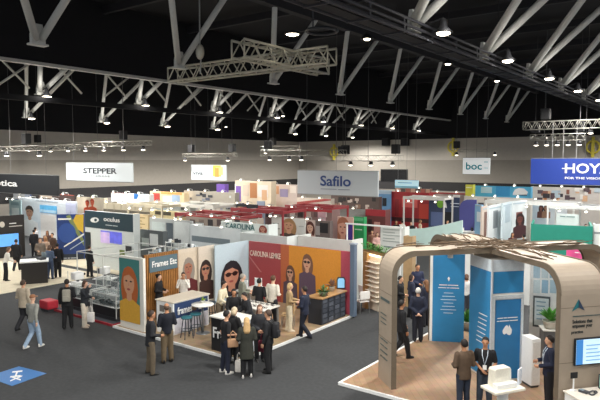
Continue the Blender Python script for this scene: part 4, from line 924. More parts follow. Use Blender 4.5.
person('tall dark haired man in a navy jacket facing us at the back of the group', 417, 309, 165, 1.82, ('clasp', 'talk'), 'relax', 0, ('jacket', '232a45'), ('trousers', '1c1f2a'), ('short', '2a1e18'), 'm', z=0)
person('dark haired person in a blue jacket between the tall man and the white haired man', 411, 318, 80, 1.66, ('talk', 'clasp'), 'relax', 0, ('jacket', '2a2f44'), ('trousers', '1c1d22'), ('bob', '33231b'), 'p', z=0)
person('man in black half hidden by the rounded arch corner at left', 400, 322, 120, 1.72, ('talk', 'down'), 'relax', 0, ('jacket', '15161a'), ('trousers', '15161a'), ('short', '1c1512'), 'l', z=0)
person('person in a white shirt and black apron by the wooden shelf wall', 358, 290, 150, 1.72, ('talk', 'talk'), 'relax', 0, ('shirt', 'dcd9d2'), ('trousers', '17181b'), ('short', '1f1815'), 'm')
# ================================================================== STANDS FURTHER BACK
def BX(name, label, cat, px0, px1, py, h, mat, ret=None, th=.1, z0=0, px_ref=None):
    Y = G(px_ref or px0, py, h).y; s = Wall(name, label, cat, onY(px0, py, Y), onY(px1, py, Y), z0, h, mat, th, ret=(ret and (ret[0]*.4, ret[1]*.4)))
    if name == 'exhibition_booth' and s.L > 1.6 and py < 226:
        for k in range(max(2, int(s.L/1.5))):
            u = s.L*(k+.5)/max(2, int(s.L/1.5)); a = obj('added_arm_light', MB().tube([(u, th/2, h), (u, th/2, h+.12), (u, -.35, h+.2)], .018, 5).lathe((u, -.4, h+.1), [(.03, .12), (.08, .06), (.09, 0)], 8), SILVER, s.t)  # small arm lights added along the booth tops for sparkle
            obj('bulb', MB().ell((u, -.4, h+.09), (.075, .075, .05), 8, 6), BULB, a)
    return s
def BF(name, label, cat, px0, py0, px1, py1, h, mat, ret=None, th=.1, z0=0, part='panel'):
    return Wall(name, label, cat, *PF(px0, py0, px1, py1, h), z0, h, mat, th, ret=ret, part=part)
C = lambda h, r=.55: M(h, r, 0, .04, 3)
SIGNW = M('c9d0d3', .45, 0, .0, 3)
BULB = M('fff3df', .5, 0, 0, 20, 6.0)
# ---- hanging signs
s = hang_sign('black hanging sign with white lowercase letters cut by the left edge', -30, 174.5, 57.5, 193, 45, M('2a2d31', .5)); s.text('optica', -10, 17.5, 184, WHITE, 7.5, True)
s = hang_sign('white hanging sign with widely spaced serif capitals, at left', 66, 163, 132, 181, 45, SIGNW); s.text('STEPPER', 83.5, 117, 170.8, M('34373c', .5), 5.6, True); s.text('E Y E W E A R', 91, 110, 176, M('8a8d90', .5), 1.6)
s = hang_sign('small white hanging sign with grey letters and a yellow picture', 191, 165, 226, 180, 55, SIGNW); s.text('viva', 193, 203, 173, M('50565e'), 3.6, True); s.rect('picture', 213, 165.5, 221, 176.5, M('d8b84e')); s.rect('picture', 216, 167, 223, 175, M('e6d27a')); s.rect('picture_detail', 215, 168, 219, 177, M('b58a45'))
s = hang_sign('large white hanging sign with dark blue rounded letters, centre', 297.5, 171, 378, 195, 40, SIGNW); s.text('Safilo', 320.5, 351, 181, M('2c4a86', .5), 10.5, True); s.text('EYEWEAR GROUP', 321, 350, 189.3, M('8f9aa8'), 1.7)
s = hang_sign('small white hanging sign with teal lowercase letters', 463, 158, 490, 174, 55, M('eef2f2', .45, 0, 0, 3, .35)); s.text('boc', 466, 482, 166, M('1e9aa8', .5), 7.5, True); s.text('eye', 484, 488.5, 162, M('8fb6bc'), 2); s.text('care', 484, 488.5, 168, M('8fb6bc'), 1.6)
s = hang_sign('big royal blue hanging sign with white capitals at the right edge', 531, 158.5, 645, 185, 38, M('24409a', .5)); s.text('HOYA', 565, 612, 168.5, WHITE, 10, True); s.text('FOR THE VISIONARIES', 565, 616, 178.3, WHITE, 2.2, True); s.k += 3
s.rect('bar', 562, 168, 574, 168.9, WHITE)
for u in (.2, .3, .42): obj('wire', MB().tube([(s.L*u, .06, s.h), (s.L*u, .06, 4)], .02, 5), M('9a9a9a'), s.t)
s = hang_sign('pale blue lightbox sign above the red stand', 395, 180.3, 418, 188, 47, M('bfe2ee', .4, 0, .05, 3, .4)); s.text('INDEPENDENT', 398, 412, 182.8, M('5a9ab5'), 1.5); s.rect('stripe', 395, 186, 418, 188, M('8fc8dc'))
p0 = onD(381, 169, 68); t = thing('wall_board', 'large black board on the back wall right of the white blue lettered sign', 'screen', p0)
obj('bezel', MB().ab(0, -.1, -1.5, 3.4, 0, 0), BLACK, t); obj('screen', MB().ab(.08, -.12, -1.42, 3.32, -.1, -.08), M('101114', .25), t)
# ---- light floor of the left stands
t = thing('stand_carpet', 'pale beige floor covering under the stands at far left', 'carpet', (-30, 12, 0)); obj('sheet', MB().ab(-7, -6, 0, 3.7, 6.4, .015), M('cfc5ad', .9, 0, .06, 3), t)
t = thing('stand_carpet', 'pale beige floor covering behind the instrument stand', 'carpet', (-28, 21.5, 0)); obj('sheet', MB().ab(-4.5, -2.6, 0, 3.0, 3.0, .014), M('cfc5ad', .9, 0, .06, 3), t)
# ---- left
s = BF('exhibition_booth', 'dark wall with a bright blue screen at the far left edge', 'booth', -14, 217, 24, 214.5, 2.6, C('2b2726'), (1.0, .12), .12)
s.text('vision', 9, 16, 223.3, WHITE, 2, True); s.text('management', 9, 22, 226, M('cfcac4'), 1.6); s.poly('round_mark', [(2+2.6*math.cos(a*.4), 224.5+3*math.sin(a*.4)) for a in range(16)], M('cfc9c0'))
c0 = s.uv(-6, 248); c1 = s.uv(18.5, 232.5)
monitor('bright blue screen on the far left dark wall', (s.p, math.atan2(s.d.y, s.d.x)), (c0[0]+c1[0])/2, c0[1], c1[0]-c0[0], c1[1]-c0[1], '5f9fe0', .06, False)
s = Wall('reception_counter', 'dark counter with white top in front of the navy and yellow panel', 'counter', G(21.5, 285), G(48, 283), .015, 1.05, C('26221f'), .8, part='body'); obj('worktop', MB().ab(-.06, -.06, s.h, s.L+.06, .86, s.h+.07, .01), WHITE, s.t)
t = thing('table_display', 'small stack of dark cases on the white topped left counter', 'display', s.p+s.d*.9-s.n*.4+Vector((0, 0, 1.105))); obj('case', MB().ab(-.2, -.15, 0, .2, .15, .12, .01), DKGREY, t); obj('lid', MB().ab(-.2, .13, .12, .2, .15, .34), M('7f8f96'), t)
s = BX('exhibition_booth', 'long pale blue white wall with a portrait of a man in white', 'booth', 19, 76, 197.5, 3.0, C('dbe4ec'), (1.5, 0))
s.portrait(22, 203, 40, 240, 'b98f78', '3a2f2a', 'eef0f2', None, None, False, (.45, .72, .19, .16)); s.rect('screen', 40, 205.5, 57, 213, M('57a3cf', .3, 0, .1, 4, .5)); s.rect('screen', 40.5, 210, 56.5, 212.5, M('9fc0d4', .3, 0, .1, 4, .5)); s.text('see the difference', 36, 58, 201, M('a9b6c2'), 1.6)
s.rect('poster', 41, 215, 56, 240, M('e9e6e2')); s.rect('lilac_panel', 66, 199, 76, 214, M('c5cbe6'))
s = BX('exhibition_booth', 'narrow grey teal panel at the left end of the pale blue white wall', 'booth', 9, 20.5, 199.5, 2.95, C('8ea6aa'), (.8, 0)); s.rect('panel_stripe', 11, 202, 19, 205, M('6f8b90')); s.rect('panel_picture', 12, 208, 19, 218, M('b9c7c6'))
s = BX('exhibition_booth', 'dark blue and white wall beneath the black lettered sign', 'booth', -4, 30, 192.5, 3.0, C('2f4a7e')); s.rect('white_panel', 9, 193, 28, 199, M('dfe3e8')); s.rect('red_panel', -4, 202, 4, 214, M('c23c34')); s.rect('light_panel', 25, 193, 30, 200, M('c9d4ea'))
s = BX('exhibition_booth', 'dark brown and red topped wall left of the white serif sign', 'booth', 38, 74, 193, 3.35, C('4a3a36')); s.rect('red_band', 52, 191, 74, 195, M('b3544a')); s.rect('pale_band', 40, 195, 52, 198, M('c9b9a8'))
s = BX('exhibition_booth', 'cream wall with orange printed figures behind the teal header', 'booth', 76.5, 104, 196.5, 3.0, C('e8ddc8'), (0, .6))
s.portrait(84, 199, 91, 213, 'd0603f', 'a0402c', 'd25a3c', None, None, False, (.5, .68, .25, .2)); s.portrait(88, 198, 97, 213, 'd9694a', 'b5482f', 'd9603f', None, None, False, (.5, .7, .2, .2))
s = BX('exhibition_booth', 'long low beige grey box shaped fascia in the left middle distance', 'booth', 103.5, 152, 202.5, 2.9, C('b3aa94'), (2.5, 0)); s.rect('dark_strip', 103.5, 210.5, 152, 213, M('5f5a4f')); [s.rect('joint', 107+7*k, 202.5, 107.4+7*k, 210.5, M('9a917c')) for k in range(6)]  # plain darker strip along the bottom of the fascia
s = BX('exhibition_booth', 'white wall with a blue wedge logo beyond the beige fascia', 'booth', 111, 149, 192.5, 3.2, C('e6ebee'), (0, 1)); s.poly('blue_wedge', [(134, 193), (140, 192.5), (137, 199), (134, 199)], M('2f6fb5')); s.poly('pale_wedge', [(139, 196), (147, 193), (145, 201), (138, 201)], M('b9cbe0')); s.rect('red_top', 111, 190, 128, 193.2, M('b34a42'))
s = BX('exhibition_booth', 'warm lit cream stand with a red poster in the far left middle', 'booth', 150, 184, 191, 3.4, C('e6cfa6'), (1, 1)); s.rect('red_poster', 153, 193, 160, 203, M('a83a34')); s.rect('orange_shelf', 161, 191.5, 182, 194.5, M('d9a05c')); s.rect('white_panel', 163, 196, 172, 203, M('dfe3e6')); s.rect('blue_panel', 172, 195, 180, 204, M('9db4cc'))
s = BX('exhibition_booth', 'yellowish cream stand with a dark slot left of the cream column', 'booth', 150, 180, 209.5, 2.7, C('d6cba0'), (1, 1)); s.rect('dark_slot', 155, 211.5, 171, 215, M('4a463a'))
s = BX('exhibition_booth', 'cream sign column right of the dark teal header', 'booth', 132.3, 148, 213.5, 2.8, C('dcc69c'), (.8, .8)); [s.rect('line', 134.5, 217+3.2*k, 145-(k % 2)*3, 218+3.2*k, M('a58f66')) for k in range(4)]; s.rect('raised_block', 143.5, 207.5, 152, 216, M('cbb289'))
s = BX('exhibition_booth', 'grey stand with red edged top and a dark doorway, behind the slatted wall', 'booth', 149.5, 192, 217.5, 2.7, C('b4b8b8'), None); s.rect('red_edge', 149.5, 217, 192, 219.5, M('b8746a')); s.rect('doorway', 166.5, 223, 173, 247, M('4d5862')); s.rect('glass_panel', 152, 222, 165, 247, M('c2cccc')); s.rect('glass_panel', 174.5, 222, 190, 247, M('d3d8d8'))
s = BX('exhibition_booth', 'dark grey low wall with white cases behind the poster panel', 'booth', 140, 163, 229, 2.3, C('5b6264'), (0, .5)); s.rect('white_case', 150, 234, 158, 246, M('e3e8e6')); s.rect('pale_case', 142, 238, 149, 246, M('b3bcb8'))
s = BX('exhibition_booth', 'white walled stand with pale blue edge behind the beige portraits', 'booth', 190, 240, 224.5, 2.6, C('dfe6e8'), (2, 0)); s.rect('blue_grey_band', 192, 237.5, 230, 243, M('7c8a92'))
s = BX('exhibition_booth', 'small bright blue panel between two white stands', 'booth', 229.5, 240, 228.5, 2.5, C('4f8fc4'), None); s.rect('logo_bar', 232, 233, 238, 234.5, WHITE)
s = BX('exhibition_booth', 'plain grey white wall above the maroon lettered wall', 'booth', 240, 287, 232.5, 2.65, C('cfd6d4'), (2, 2)); s.rect('top_edge', 240, 231.5, 287, 234, WHITE)
s = BX('exhibition_booth', 'grey white fascia above the orange end of the wall with two women', 'booth', 297.5, 352, 235.5, 2.65, C('cdd0cb'), (2, 2)); s.rect('top_edge', 297, 234.5, 352, 236.6, WHITE)
s = BX('exhibition_booth', 'white banner wall with teal serif capitals and a woman at its right end', 'booth', 221, 268.5, 221, 2.9, C('e3ebe8'), (1.5, 1.5)); s.text('CAROLINA', 226, 255, 226.5, M('3f6f72'), 5.5, True); s.portrait(258, 221.5, 268, 233, 'c58f7a', '8a3a30', 'c9b0a5', None, None, True, (.5, .5, .26, .32))
s = BX('exhibition_booth', 'stand with a long red top band left of the teal lettered banner', 'booth', 186, 250, 214.5, 2.95, C('a89a8e'), (2.5, 2.5)); s.rect('red_band', 186, 213.5, 250, 218.5, M('b33b3a')); [s.rect('dark_panel', 190+9*k, 219.5, 195+9*k, 226, M(['5a4a48', '8a7a70', '3f3a3c'][k % 3])) for k in range(6)]
s = BX('exhibition_booth', 'black box shaped stand wall with pale blue end, centre left', 'booth', 236, 257, 203.5, 3.2, C('2a2e36'), (1.5, 0)); s.text('salon', 238, 243, 207, M('b8925a'), 1.5)
s = BX('exhibition_booth', 'pale blue grey end panel right of the black stand wall', 'booth', 257, 264, 201, 3.3, C('aebfd4'), None)
s = BX('exhibition_booth', 'tall cream lit stand with brown pictures in the far middle', 'booth', 235, 271, 180.5, 4.2, C('d9c9b0'), (1.5, 1.5)); s.rect('picture', 250, 183, 257, 198, M('b0784c')); s.rect('picture', 243, 185, 249, 196, M('cdbba8')); s.rect('picture', 258, 185, 268, 197, M('d8cfc8')); s.rect('lilac_picture', 236, 186, 241, 201, M('7a5aa8')); s.rect('white_strip', 231, 184, 236, 200, WHITE); s.rect('oval_picture', 262, 190, 267, 200, M('c9a07a'))
s = BX('exhibition_booth', 'purple tower panel in the far middle left', 'booth', 216.5, 225, 184, 4.0, C('6f4fa8'), (.8, .8)); s.rect('lower_panel', 216, 194, 225, 199, M('8c7abf'))
s = BX('exhibition_booth', 'lilac and grey patterned stand right of the cream lit stand', 'booth', 271, 297, 184, 3.9, C('c4b4ac'), (1, 1)); s.rect('picture', 272, 186, 279, 194, M('b98a6a')); s.rect('picture', 280, 189, 288, 197, M('8f86a8')); s.rect('picture', 290, 186, 296, 193, M('ddd2c8'))
s = BX('exhibition_booth', 'grey stand with dark shelving and machines, middle left', 'booth', 184, 235, 190.5, 3.5, C('b0a99c'), (1, 1))
for k in range(26):
    x = 186+random.uniform(0, 44); y = 192+random.uniform(0, 17); s.rect('shelf_item', x, y, x+random.uniform(1.5, 5), y+random.uniform(1.5, 4), M(random.choice(['2b2b30', '3f4248', 'd5d9da', '8a9098', 'e2ddd2', '5a5f70'])))
s = BX('exhibition_booth', 'pale grey stand with grey glass fronts, right of the warm cream stand', 'booth', 152, 190, 202, 3.1, C('c4c9c6'), (1, 1)); s.rect('glass', 156, 204, 170, 210, M('98a6ae')); s.rect('glass', 173, 204, 188, 210, M('a9b3b6')); s.rect('dark_item', 181, 205, 185, 210, M('3a3d42'))
# ---- centre
s = BX('exhibition_booth', 'stand with a slanting red band below the white blue lettered sign', 'booth', 297, 331, 197.5, 3.0, C('d3c6b8'), (1, 1)); s.poly('red_band', [(297, 202), (331, 198), (331, 200.5), (297, 204.5)], M('a8463f')); [s.rect('shelf_item', 300+4*k, 204, 302+4*k, 207, M(['7a5a48', 'b58a6a', '4f4a4a'][k % 3])) for k in range(7)]
s = BX('exhibition_booth', 'dark brown display shelving under the right half of the big white sign', 'booth', 331, 379, 195, 3.1, C('5a4a44'), (1, 1))
for k in range(22):
    x = 333+random.uniform(0, 40); y = 197+random.uniform(0, 9); s.rect('shelf_item', x, y, x+random.uniform(1.5, 4), y+random.uniform(2, 5), M(random.choice(['d9cfc4', '2a2626', '8a6a58', 'c7b8ae', 'f0e6d8'])))
s = BX('exhibition_booth', 'stand with a long deep red top band in the centre', 'booth', 262, 332, 206, 2.95, C('8a6e6a'), (2, 2)); s.rect('red_band', 262, 205.3, 332, 210.5, M('b02f36')); [s.rect('shelf_item', 266+8*k, 212, 271+8*k, 217, M(['3a3030', 'c9b5ac', '6a5050', 'dccfc8'][k % 4])) for k in range(8)]; s.rect('pink_panel', 318, 212, 326, 226, M('c9a2aa'))
s = BX('exhibition_booth', 'plain grey wall with a pale top edge in the centre', 'booth', 328, 366, 207.5, 2.75, C('a3a7a3'), (2, 2)); s.rect('pale_edge', 328, 206.8, 366, 208.5, M('e6e3d8'))  # top edge is a band of paler colour
s = BX('exhibition_booth', 'white poster wall with a fair haired woman, centre', 'booth', 271.5, 305, 216.5, 2.6, C('dde0dc'), (.5, 0)); s.portrait(280, 216.5, 298, 238, 'd3a384', 'b08a60', '5a4a42', None, None, True, (.5, .62, .26, .28)); s.rect('line', 273, 223, 279, 224, M('9aa09c')); s.rect('line', 273, 228, 280, 229, M('9aa09c')); s.rect('line', 299, 226, 304, 227, M('b8bcb8'))
s = BX('exhibition_booth', 'dark poster wall with a pale faced brown haired woman, centre', 'booth', 305, 330, 219.5, 2.55, C('6b5f5c'), (.5, .5)); s.portrait(305, 220, 315.5, 237, 'd8b09a', '5a2f28', 'b58a80', 'c7b4ac', None, True, (.5, .55, .28, .3)); s.rect('black_item', 320, 223, 328, 233, M('222226')); s.rect('grey_item', 316, 226, 320, 235, M('a09a98'))
s = BX('exhibition_booth', 'close up face poster with purple block, left of the green panel', 'booth', 337.5, 353, 216.5, 2.6, C('d8b0a2'), (.4, 0)); s.portrait(337.5, 216.5, 351, 246, 'd8a08a', 'a86a50', 'e0c8bc', None, None, True, (.4, .62, .36, .3)); s.rect('purple_block', 346, 223, 352.6, 246, M('45308a'))
s = BX('exhibition_booth', 'bright green panel right of the face poster', 'booth', 353, 364, 216.5, 2.6, C('2f9a5c'), (0, .6)); s.rect('white_line', 355, 229, 362, 230, M('c8e6d2')); s.rect('pale_green', 354, 218, 363, 221, M('5fb884'))
s = BX('exhibition_booth', 'small stand with a dark red canopy and shelves, left of the red stand', 'booth', 365.5, 385.5, 209, 2.85, C('6a3a38'), (1.5, 1.5)); s.rect('red_canopy', 365.5, 208.5, 385.5, 216, M('a8323a')); s.rect('shelf_item', 368, 219, 372, 232, M('3a2626')); s.rect('shelf_item', 374, 222, 380, 236, M('c9948a'))
s = BX('exhibition_booth', 'big red stand wall with a paler red square sign', 'booth', 391, 429, 191.5, 3.4, C('a3282c'), (3, 3)); s.rect('square_sign', 402, 198, 417.5, 207.5, M('d9605a')); s.text('red', 406, 413, 202.5, M('f0c9c2'), 2); s.rect('orange_panel', 419, 204, 428.5, 219, M('c8402f')); s.rect('dark_base', 391, 218, 429, 222, M('4a1f22')); s.rect('door_panel', 395, 199, 399, 216, M('8a2226'))
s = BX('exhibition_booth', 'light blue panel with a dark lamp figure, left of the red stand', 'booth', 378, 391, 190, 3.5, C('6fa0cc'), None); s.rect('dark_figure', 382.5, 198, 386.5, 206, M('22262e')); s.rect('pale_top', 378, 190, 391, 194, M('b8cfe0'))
s = BX('exhibition_booth', 'stand with brown and black pictures behind the red stand', 'booth', 395, 430, 188, 3.45, C('8a6a5c'), (1, 1)); [s.rect('picture', 396+5*k, 188.5, 400+5*k, 193, M(['c9a088', '4a3a36', 'a8584a'][k % 3])) for k in range(7)]
s = BX('exhibition_booth', 'dark navy stand wall with a green and white round logo', 'booth', 429, 459.4, 196.5, 3.2, C('34415e'), (2, 0)); s.poly('green_disc', [(440.5+3.6*math.cos(a*.3), 204+4*math.sin(a*.3)) for a in range(21)], M('86c23f')); s.poly('white_leaf', [(443, 207), (446, 201.5), (447, 208)], WHITE); s.text('eyecare', 450.5, 459.5, 203.5, M('cfd5e2'), 1.8); s.text('plus', 451, 459, 206.5, M('cfd5e2'), 1.5); s.rect('blue_panel', 431, 212, 443, 226, M('5a6a94')); s.rect('black_doorway', 443, 212, 452, 226, M('14151a'))
s = BX('exhibition_booth', 'thin red topped stand behind the navy logo wall', 'booth', 430, 488, 192, 3.3, C('b0a098'), (1, 1)); s.rect('red_band', 430, 191.5, 488, 194.5, M('b04a4a')); s.rect('white_item', 440, 186, 446, 191, WHITE); s.rect('white_item', 453, 195, 460, 199, WHITE)
Yp = G(460, 199, 3.1).y; s = Wall('exhibition_booth', 'rounded purple panel with two small white marks', 'booth', onY(460, 199, Yp), onY(477, 199, Yp), 0, 3.1, C('56589c'), .1, part=None)
s.poly('panel', [(460, 245), (460, 208), (461, 204), (463.5, 201), (467, 199.6), (477, 199.3), (477, 245)], C('56589c'), .1); s.poly('rim', [(459.9, 245), (459.9, 208), (461, 203.6), (463.5, 200.5), (467, 199.2), (467, 199.9), (464, 201.5), (461.6, 204.5), (460.8, 208), (460.8, 245)], WHITE); s.rect('mark', 463.5, 206, 466, 209, WHITE); s.rect('mark', 468.5, 206, 471, 209, WHITE)
s = BX('exhibition_booth', 'pale teal curved banner wall with a green corner', 'booth', 409, 463, 224.5, 2.5, C('b3d2cd'), (1, 1)) if False else None
Yp = G(436, 226, 2.45).y; s = Wall('curved_banner', 'pale teal curved banner with a green left corner, above the arched stand', 'banner', onY(404, 226, Yp), onY(463, 226, Yp), 0, 3.0, C('b9d8d2'), .08, part=None)
s.poly('banner_cloth', [(404, 246), (409, 229), (425, 228), (445, 224.5), (463, 220), (463, 246)], C('c0dbd6'), .08); s.poly('green_corner', [(409, 229), (428, 228), (420, 234), (407, 236)], M('8fb46a')); [obj('post', MB().ab(s.L*u-.03, .1, 0, s.L*u+.03, .16, 2.3), STEEL, s.t) for u in (.2, .8)]; s.poly('white_swoosh', [(420, 240), (440, 230), (463, 224), (463, 228), (440, 236)], M('e8f0ee'))
s = BX('exhibition_booth', 'white information wall with grey lettering, left of the arched stand', 'booth', 380.5, 405, 225.5, 2.7, C('dcdfdb'), (0, 1)); [s.rect('text_line', 383, 229+3*k, 400-(k % 2)*5, 229.8+3*k, M('9ba39f')) for k in range(5)]; s.text('VISION', 384, 398, 247, M('6a7a86'), 2.4)
s = BX('top_rail', 'thin white rail over the green panel and the red canopy stand', 'rail', 345, 402, 222.8, 2.75, WHITE, None, .1, 2.68)
for u in (.03, .97): obj('post', MB().ab(s.L*u-.03, .02, -2.68, s.L*u+.03, .08, 0), WHITE, s.t)
# lit shelf of frames and hedge
s = Wall('frame_shelf', 'bright lit wall shelf full of pale eyeglass frames with a wooden post', 'display shelf', *PF(368.5, 253, 381, 256, 2.25), 0, 2.25, C('efe3cc'), .35); fs = s
s.rect('wood_post', 368.3, 252, 369.6, 300, M('b58a50'), .06)
obj('light_strip', MB().ab(.05, -.06, 2.18, s.L, -.02, 2.23), M('ffe9c4', .4, 0, 0, 20, 4.0), s.t)
gl = None
for r_ in range(9):
    obj('shelf', MB().ab(.08, -.22, .42+.19*r_, s.L, 0, .435+.19*r_), M('f4ead8', .4), s.t)
    for c_ in range(3):
        u = .2+c_*(s.L-.3)/2.6; P = s.p+s.d*u+s.n*.12; P.z = .437+.19*r_
        if gl is None: gl = eyeglasses('pale eyeglass frame on the bright lit wall shelf', P, math.atan2(s.d.y, s.d.x), 'cfc8bc', 'frames on the bright lit shelf', .2)
        else: dup(gl, P)
s = Wall('wooden_screen', 'narrow wooden partition left of the bright lit frame shelf', 'booth', *PF(363, 251.5, 367, 252.5, 2.3), 0, 2.3, M('b08850', .5, 0, .12, 6), .1)
P = G(368, 251, 2.3)
t = thing('hedge_box', 'long box of green foliage on top of the lit frame shelf', 'plant', fs.p+fs.d*(fs.L*.35)-fs.n*.17+Vector((0, 0, 2.25)), math.atan2(fs.d.y, fs.d.x)); obj('planter', MB().ab(-.75, -.13, 0, .75, .13, .1), M('8a6a44'), t)
mb = MB()
for i in range(300):
    p = Vector((random.uniform(-.75, .75), random.uniform(-.15, .15), random.uniform(.08, .36))); a = random.uniform(0, 6.28); d = Vector((math.cos(a), math.sin(a), random.uniform(-.3, .8))).normalized()*.12; q = d.cross(Vector((0, 0, 1))).normalized()*.035
    mb._f([mb.b.verts.new(v) for v in (p, p+d*.5+q, p+d, p+d*.5-q)])
o = obj('foliage', mb, M('4f8a3a', .6, 0, .3, 8), t); o['kind'] = 'stuff'
s = BX('exhibition_booth', 'wooden panelled column behind the group in navy, left in the arched opening', 'booth', 403.5, 412.5, 236, 2.9, M('a58a66', .5, 0, .1, 6), (.6, .6))
s = BX('exhibition_booth', 'grey stone coloured counter wall behind the group in navy', 'booth', 381, 404, 262, 1.9, C('8c8a84'), (.4, .4)) if False else None
# ---- right
s = BX('exhibition_booth', 'bright yellow panel at the back, under the teal lettered sign', 'booth', 465.5, 473, 184.5, 4.1, C('d6d24a'), (0, 1)); s.rect('pale_bar', 466, 187, 472, 188, M('eef0c0'))
s = BX('exhibition_booth', 'long sky blue stand wall at the back right', 'booth', 473, 531, 185.5, 4.0, C('58b4dc'), (0, 1)); s.rect('pale_picture', 481, 187, 492, 193, M('b9d8e4')); s.poly('white_car_shape', [(513, 193), (515, 189.5), (519, 188), (524, 188.5), (528, 192), (527, 194.5), (513, 195)], WHITE); s.rect('blue_block', 496, 186, 510, 196, M('3f9ad0')); s.rect('dark_line', 515, 194, 527, 195.5, M('4a5a6a'))
for i, (x0, y0, x1, y1, h, c, lab, extra) in enumerate((
    (475, 204, 482.2, 205, 3.3, '8fc0e4', 'light blue panel right of the rounded purple panel', ('e3eef4', 477, 212, 482, 222)),
    (482.5, 207, 488.5, 205.5, 3.3, 'd8c8bc', 'narrow panel with a printed standing figure', ('7a5a50', 484, 212, 487, 236)),
    (488.8, 206, 502.5, 203.5, 3.3, 'e2e8ea', 'white panel with a grey portrait photograph', ('8f979c', 493, 210.5, 497.5, 228)),
    (502.9, 203.5, 512, 201.5, 3.4, 'd3e2e8', 'pale blue white panel left of the picture stand', ('b9ccd6', 505, 206, 510, 222)),
    (512.4, 201.5, 527, 200, 3.4, 'dde6e8', 'white stand wall with reddish brown printed figures', ('7a4a44', 516, 212, 522, 232)))):
    s = BF('exhibition_booth', lab, 'booth', x0, y0, x1, y1, h, C(c), None); s.rect('picture', extra[1], extra[2], extra[3], extra[4], M(extra[0]))
    s.rect('head_strip', x0+.6, y0+1, x1-.6, y0+2.2, M('b3c6d0'))
s.portrait(513, 206, 526, 238, '6a3f38', '2a1c1c', '4a2c30', None, None, True, (.5, .6, .22, .14))
s = BX('exhibition_booth', 'white wall with a brown portrait group under the blue hanging sign', 'booth', 527.5, 566, 199.5, 3.0, C('dce4e8'), (1, 1)); s.portrait(537, 203, 545, 218, '8a5a4c', '2f2424', '6a4238', None, None, True, (.5, .68, .2, .16)); s.portrait(542, 203, 550.5, 218, 'b08a70', '5a3a2c', 'a07a60', None, None, True, (.5, .68, .22, .16)); s.text('see more of life', 552, 563, 202, M('9fb2bc'), 1.3)
s = BX('exhibition_booth', 'long back stand of mixed pictures directly below the blue hanging sign', 'booth', 531, 620, 186.5, 3.9, C('cdc6be'), (1, 1))
for k in range(30):
    x = 532+random.uniform(0, 64); y = 187+random.uniform(0, 11); s.rect('picture', x, y, x+random.uniform(2, 7), y+random.uniform(2, 6), M(random.choice(['c8804e', '3a3438', 'e6e2dc', '8a5a4a', 'b8c8d0', '5a4a50', 'dcb490'])))
s = BX('exhibition_booth', 'stand wall of brown and purple pictures at the right edge', 'booth', 566, 620, 197, 3.1, C('a89890'), (1, 1))
for k in range(26):
    x = 567+random.uniform(0, 32); y = 198+random.uniform(0, 24); s.rect('picture', x, y, x+random.uniform(2, 7), y+random.uniform(2, 7), M(random.choice(['4a3a40', '6a5a68', 'd9d4ce', '8a5040', '2f2a2e', 'c9b0a0', 'b04a30'])))
s = BX('sign_board', 'white oblong sign board with teal frame in front of the picture stands', 'sign', 556.5, 579, 213.5, 2.9, C('e4edec'), None, .06, 2.2); s.rect('frame_line', 556.5, 213, 579, 214.2, M('5fa39a')); s.text('lens studio', 560, 575, 216.6, M('7f9a9a'), 2); obj('post', MB().ab(.1, .0, -2.2, .16, .05, 0).ab(s.L-.16, 0, -2.2, s.L-.1, .05, 0), STEEL, s.t)
s = BF('exhibition_booth', 'teal green stand wall behind the top of the arched stand', 'booth', 531, 224, 593, 226.5, 2.5, C('1f8a76'), (2.5, 2.5)); s.rect('top_edge', 531, 223.5, 593, 225.3, M('6fb8a6'))
s = BF('exhibition_booth', 'white column panel at the right end of the teal green wall', 'booth', 593.5, 224, 606, 224.5, 2.6, C('e3e6e4'), (.5, .5)); s.rect('dark_band', 594, 232, 606, 234, M('8a8f92'))
s = BF('poster_panel', 'pink and magenta backlit panel behind the right arch', 'poster panel', 566.5, 247.5, 602, 251, 2.5, M('cf4f86', .4, 0, .25, 2, .25), None); s.text('new season', 575, 588, 253, WHITE, 2); s.rect('pale_corner', 588, 250, 602, 262, M('d98ab0', .4, 0, .2, 2, .2))
s = BX('exhibition_booth', 'white panelled wall behind the tower of the arched stand', 'booth', 440, 531, 238, 2.5, C('dfe2e0'), (1, 1)); s.rect('purple_picture', 463, 238, 476, 247, M('5a62a8')); s.rect('grey_panel', 442, 240, 460, 262, M('b3bcbe'))
plant('green plant low behind the gap between the blue panel and the tower', G(468, 330), .8, .4, 'c9c4b8', '4c8a3e', 30)
s = BX('exhibition_booth', 'long cream topped stand below the sky blue wall at the back right', 'booth', 464, 531, 196, 3.25, C('d9d4c8'), (1, 1)); s.rect('top_edge', 464, 195.3, 531, 197, WHITE)
for k in range(24):
    x = 466+random.uniform(0, 60); y = 198+random.uniform(0, 8); s.rect('shelf_item', x, y, x+random.uniform(2, 6), y+random.uniform(1.5, 4), M(random.choice(['8a7468', 'b0c8d4', '4a4648', 'e8e6e0', 'c49a7a'])))
# ---- counters and product tables among the far stands
def mini_counter(label, px, py, w_=1.6, h=1.0, col='e4e2dc', n=5, ang=0):
    P = G(px, py); t = thing('product_counter', label, 'counter', P, YAW-R(ang))
    obj('body', MB().ab(-w_/2, -.3, 0, w_/2, .3, h-.05), C(col), t); obj('worktop', MB().ab(-w_/2-.04, -.34, h-.05, w_/2+.04, .34, h), WHITE, t)
    for k in range(n): obj('product', MB().ab(-w_/2+.1+k*(w_-.3)/max(1, n-1), -.1, h, -w_/2+.22+k*(w_-.3)/max(1, n-1), .08, h+random.uniform(.08, .3)), M(random.choice(['2c2d31', 'b8c4cc', 'd0574a', '5a7fae', 'e8e6e0'])), t)
mini_counter('white product counter left of the red stand, below the red canopy', 384, 252, 1.4); 
mini_counter('white reception counter below the navy logo wall', 458, 246, 2.2, 1.05, 'eceeee', 4); mini_counter('grey product counter behind the instrument stand shelves', 146, 268, 1.6, 1.0, '9aa0a2')
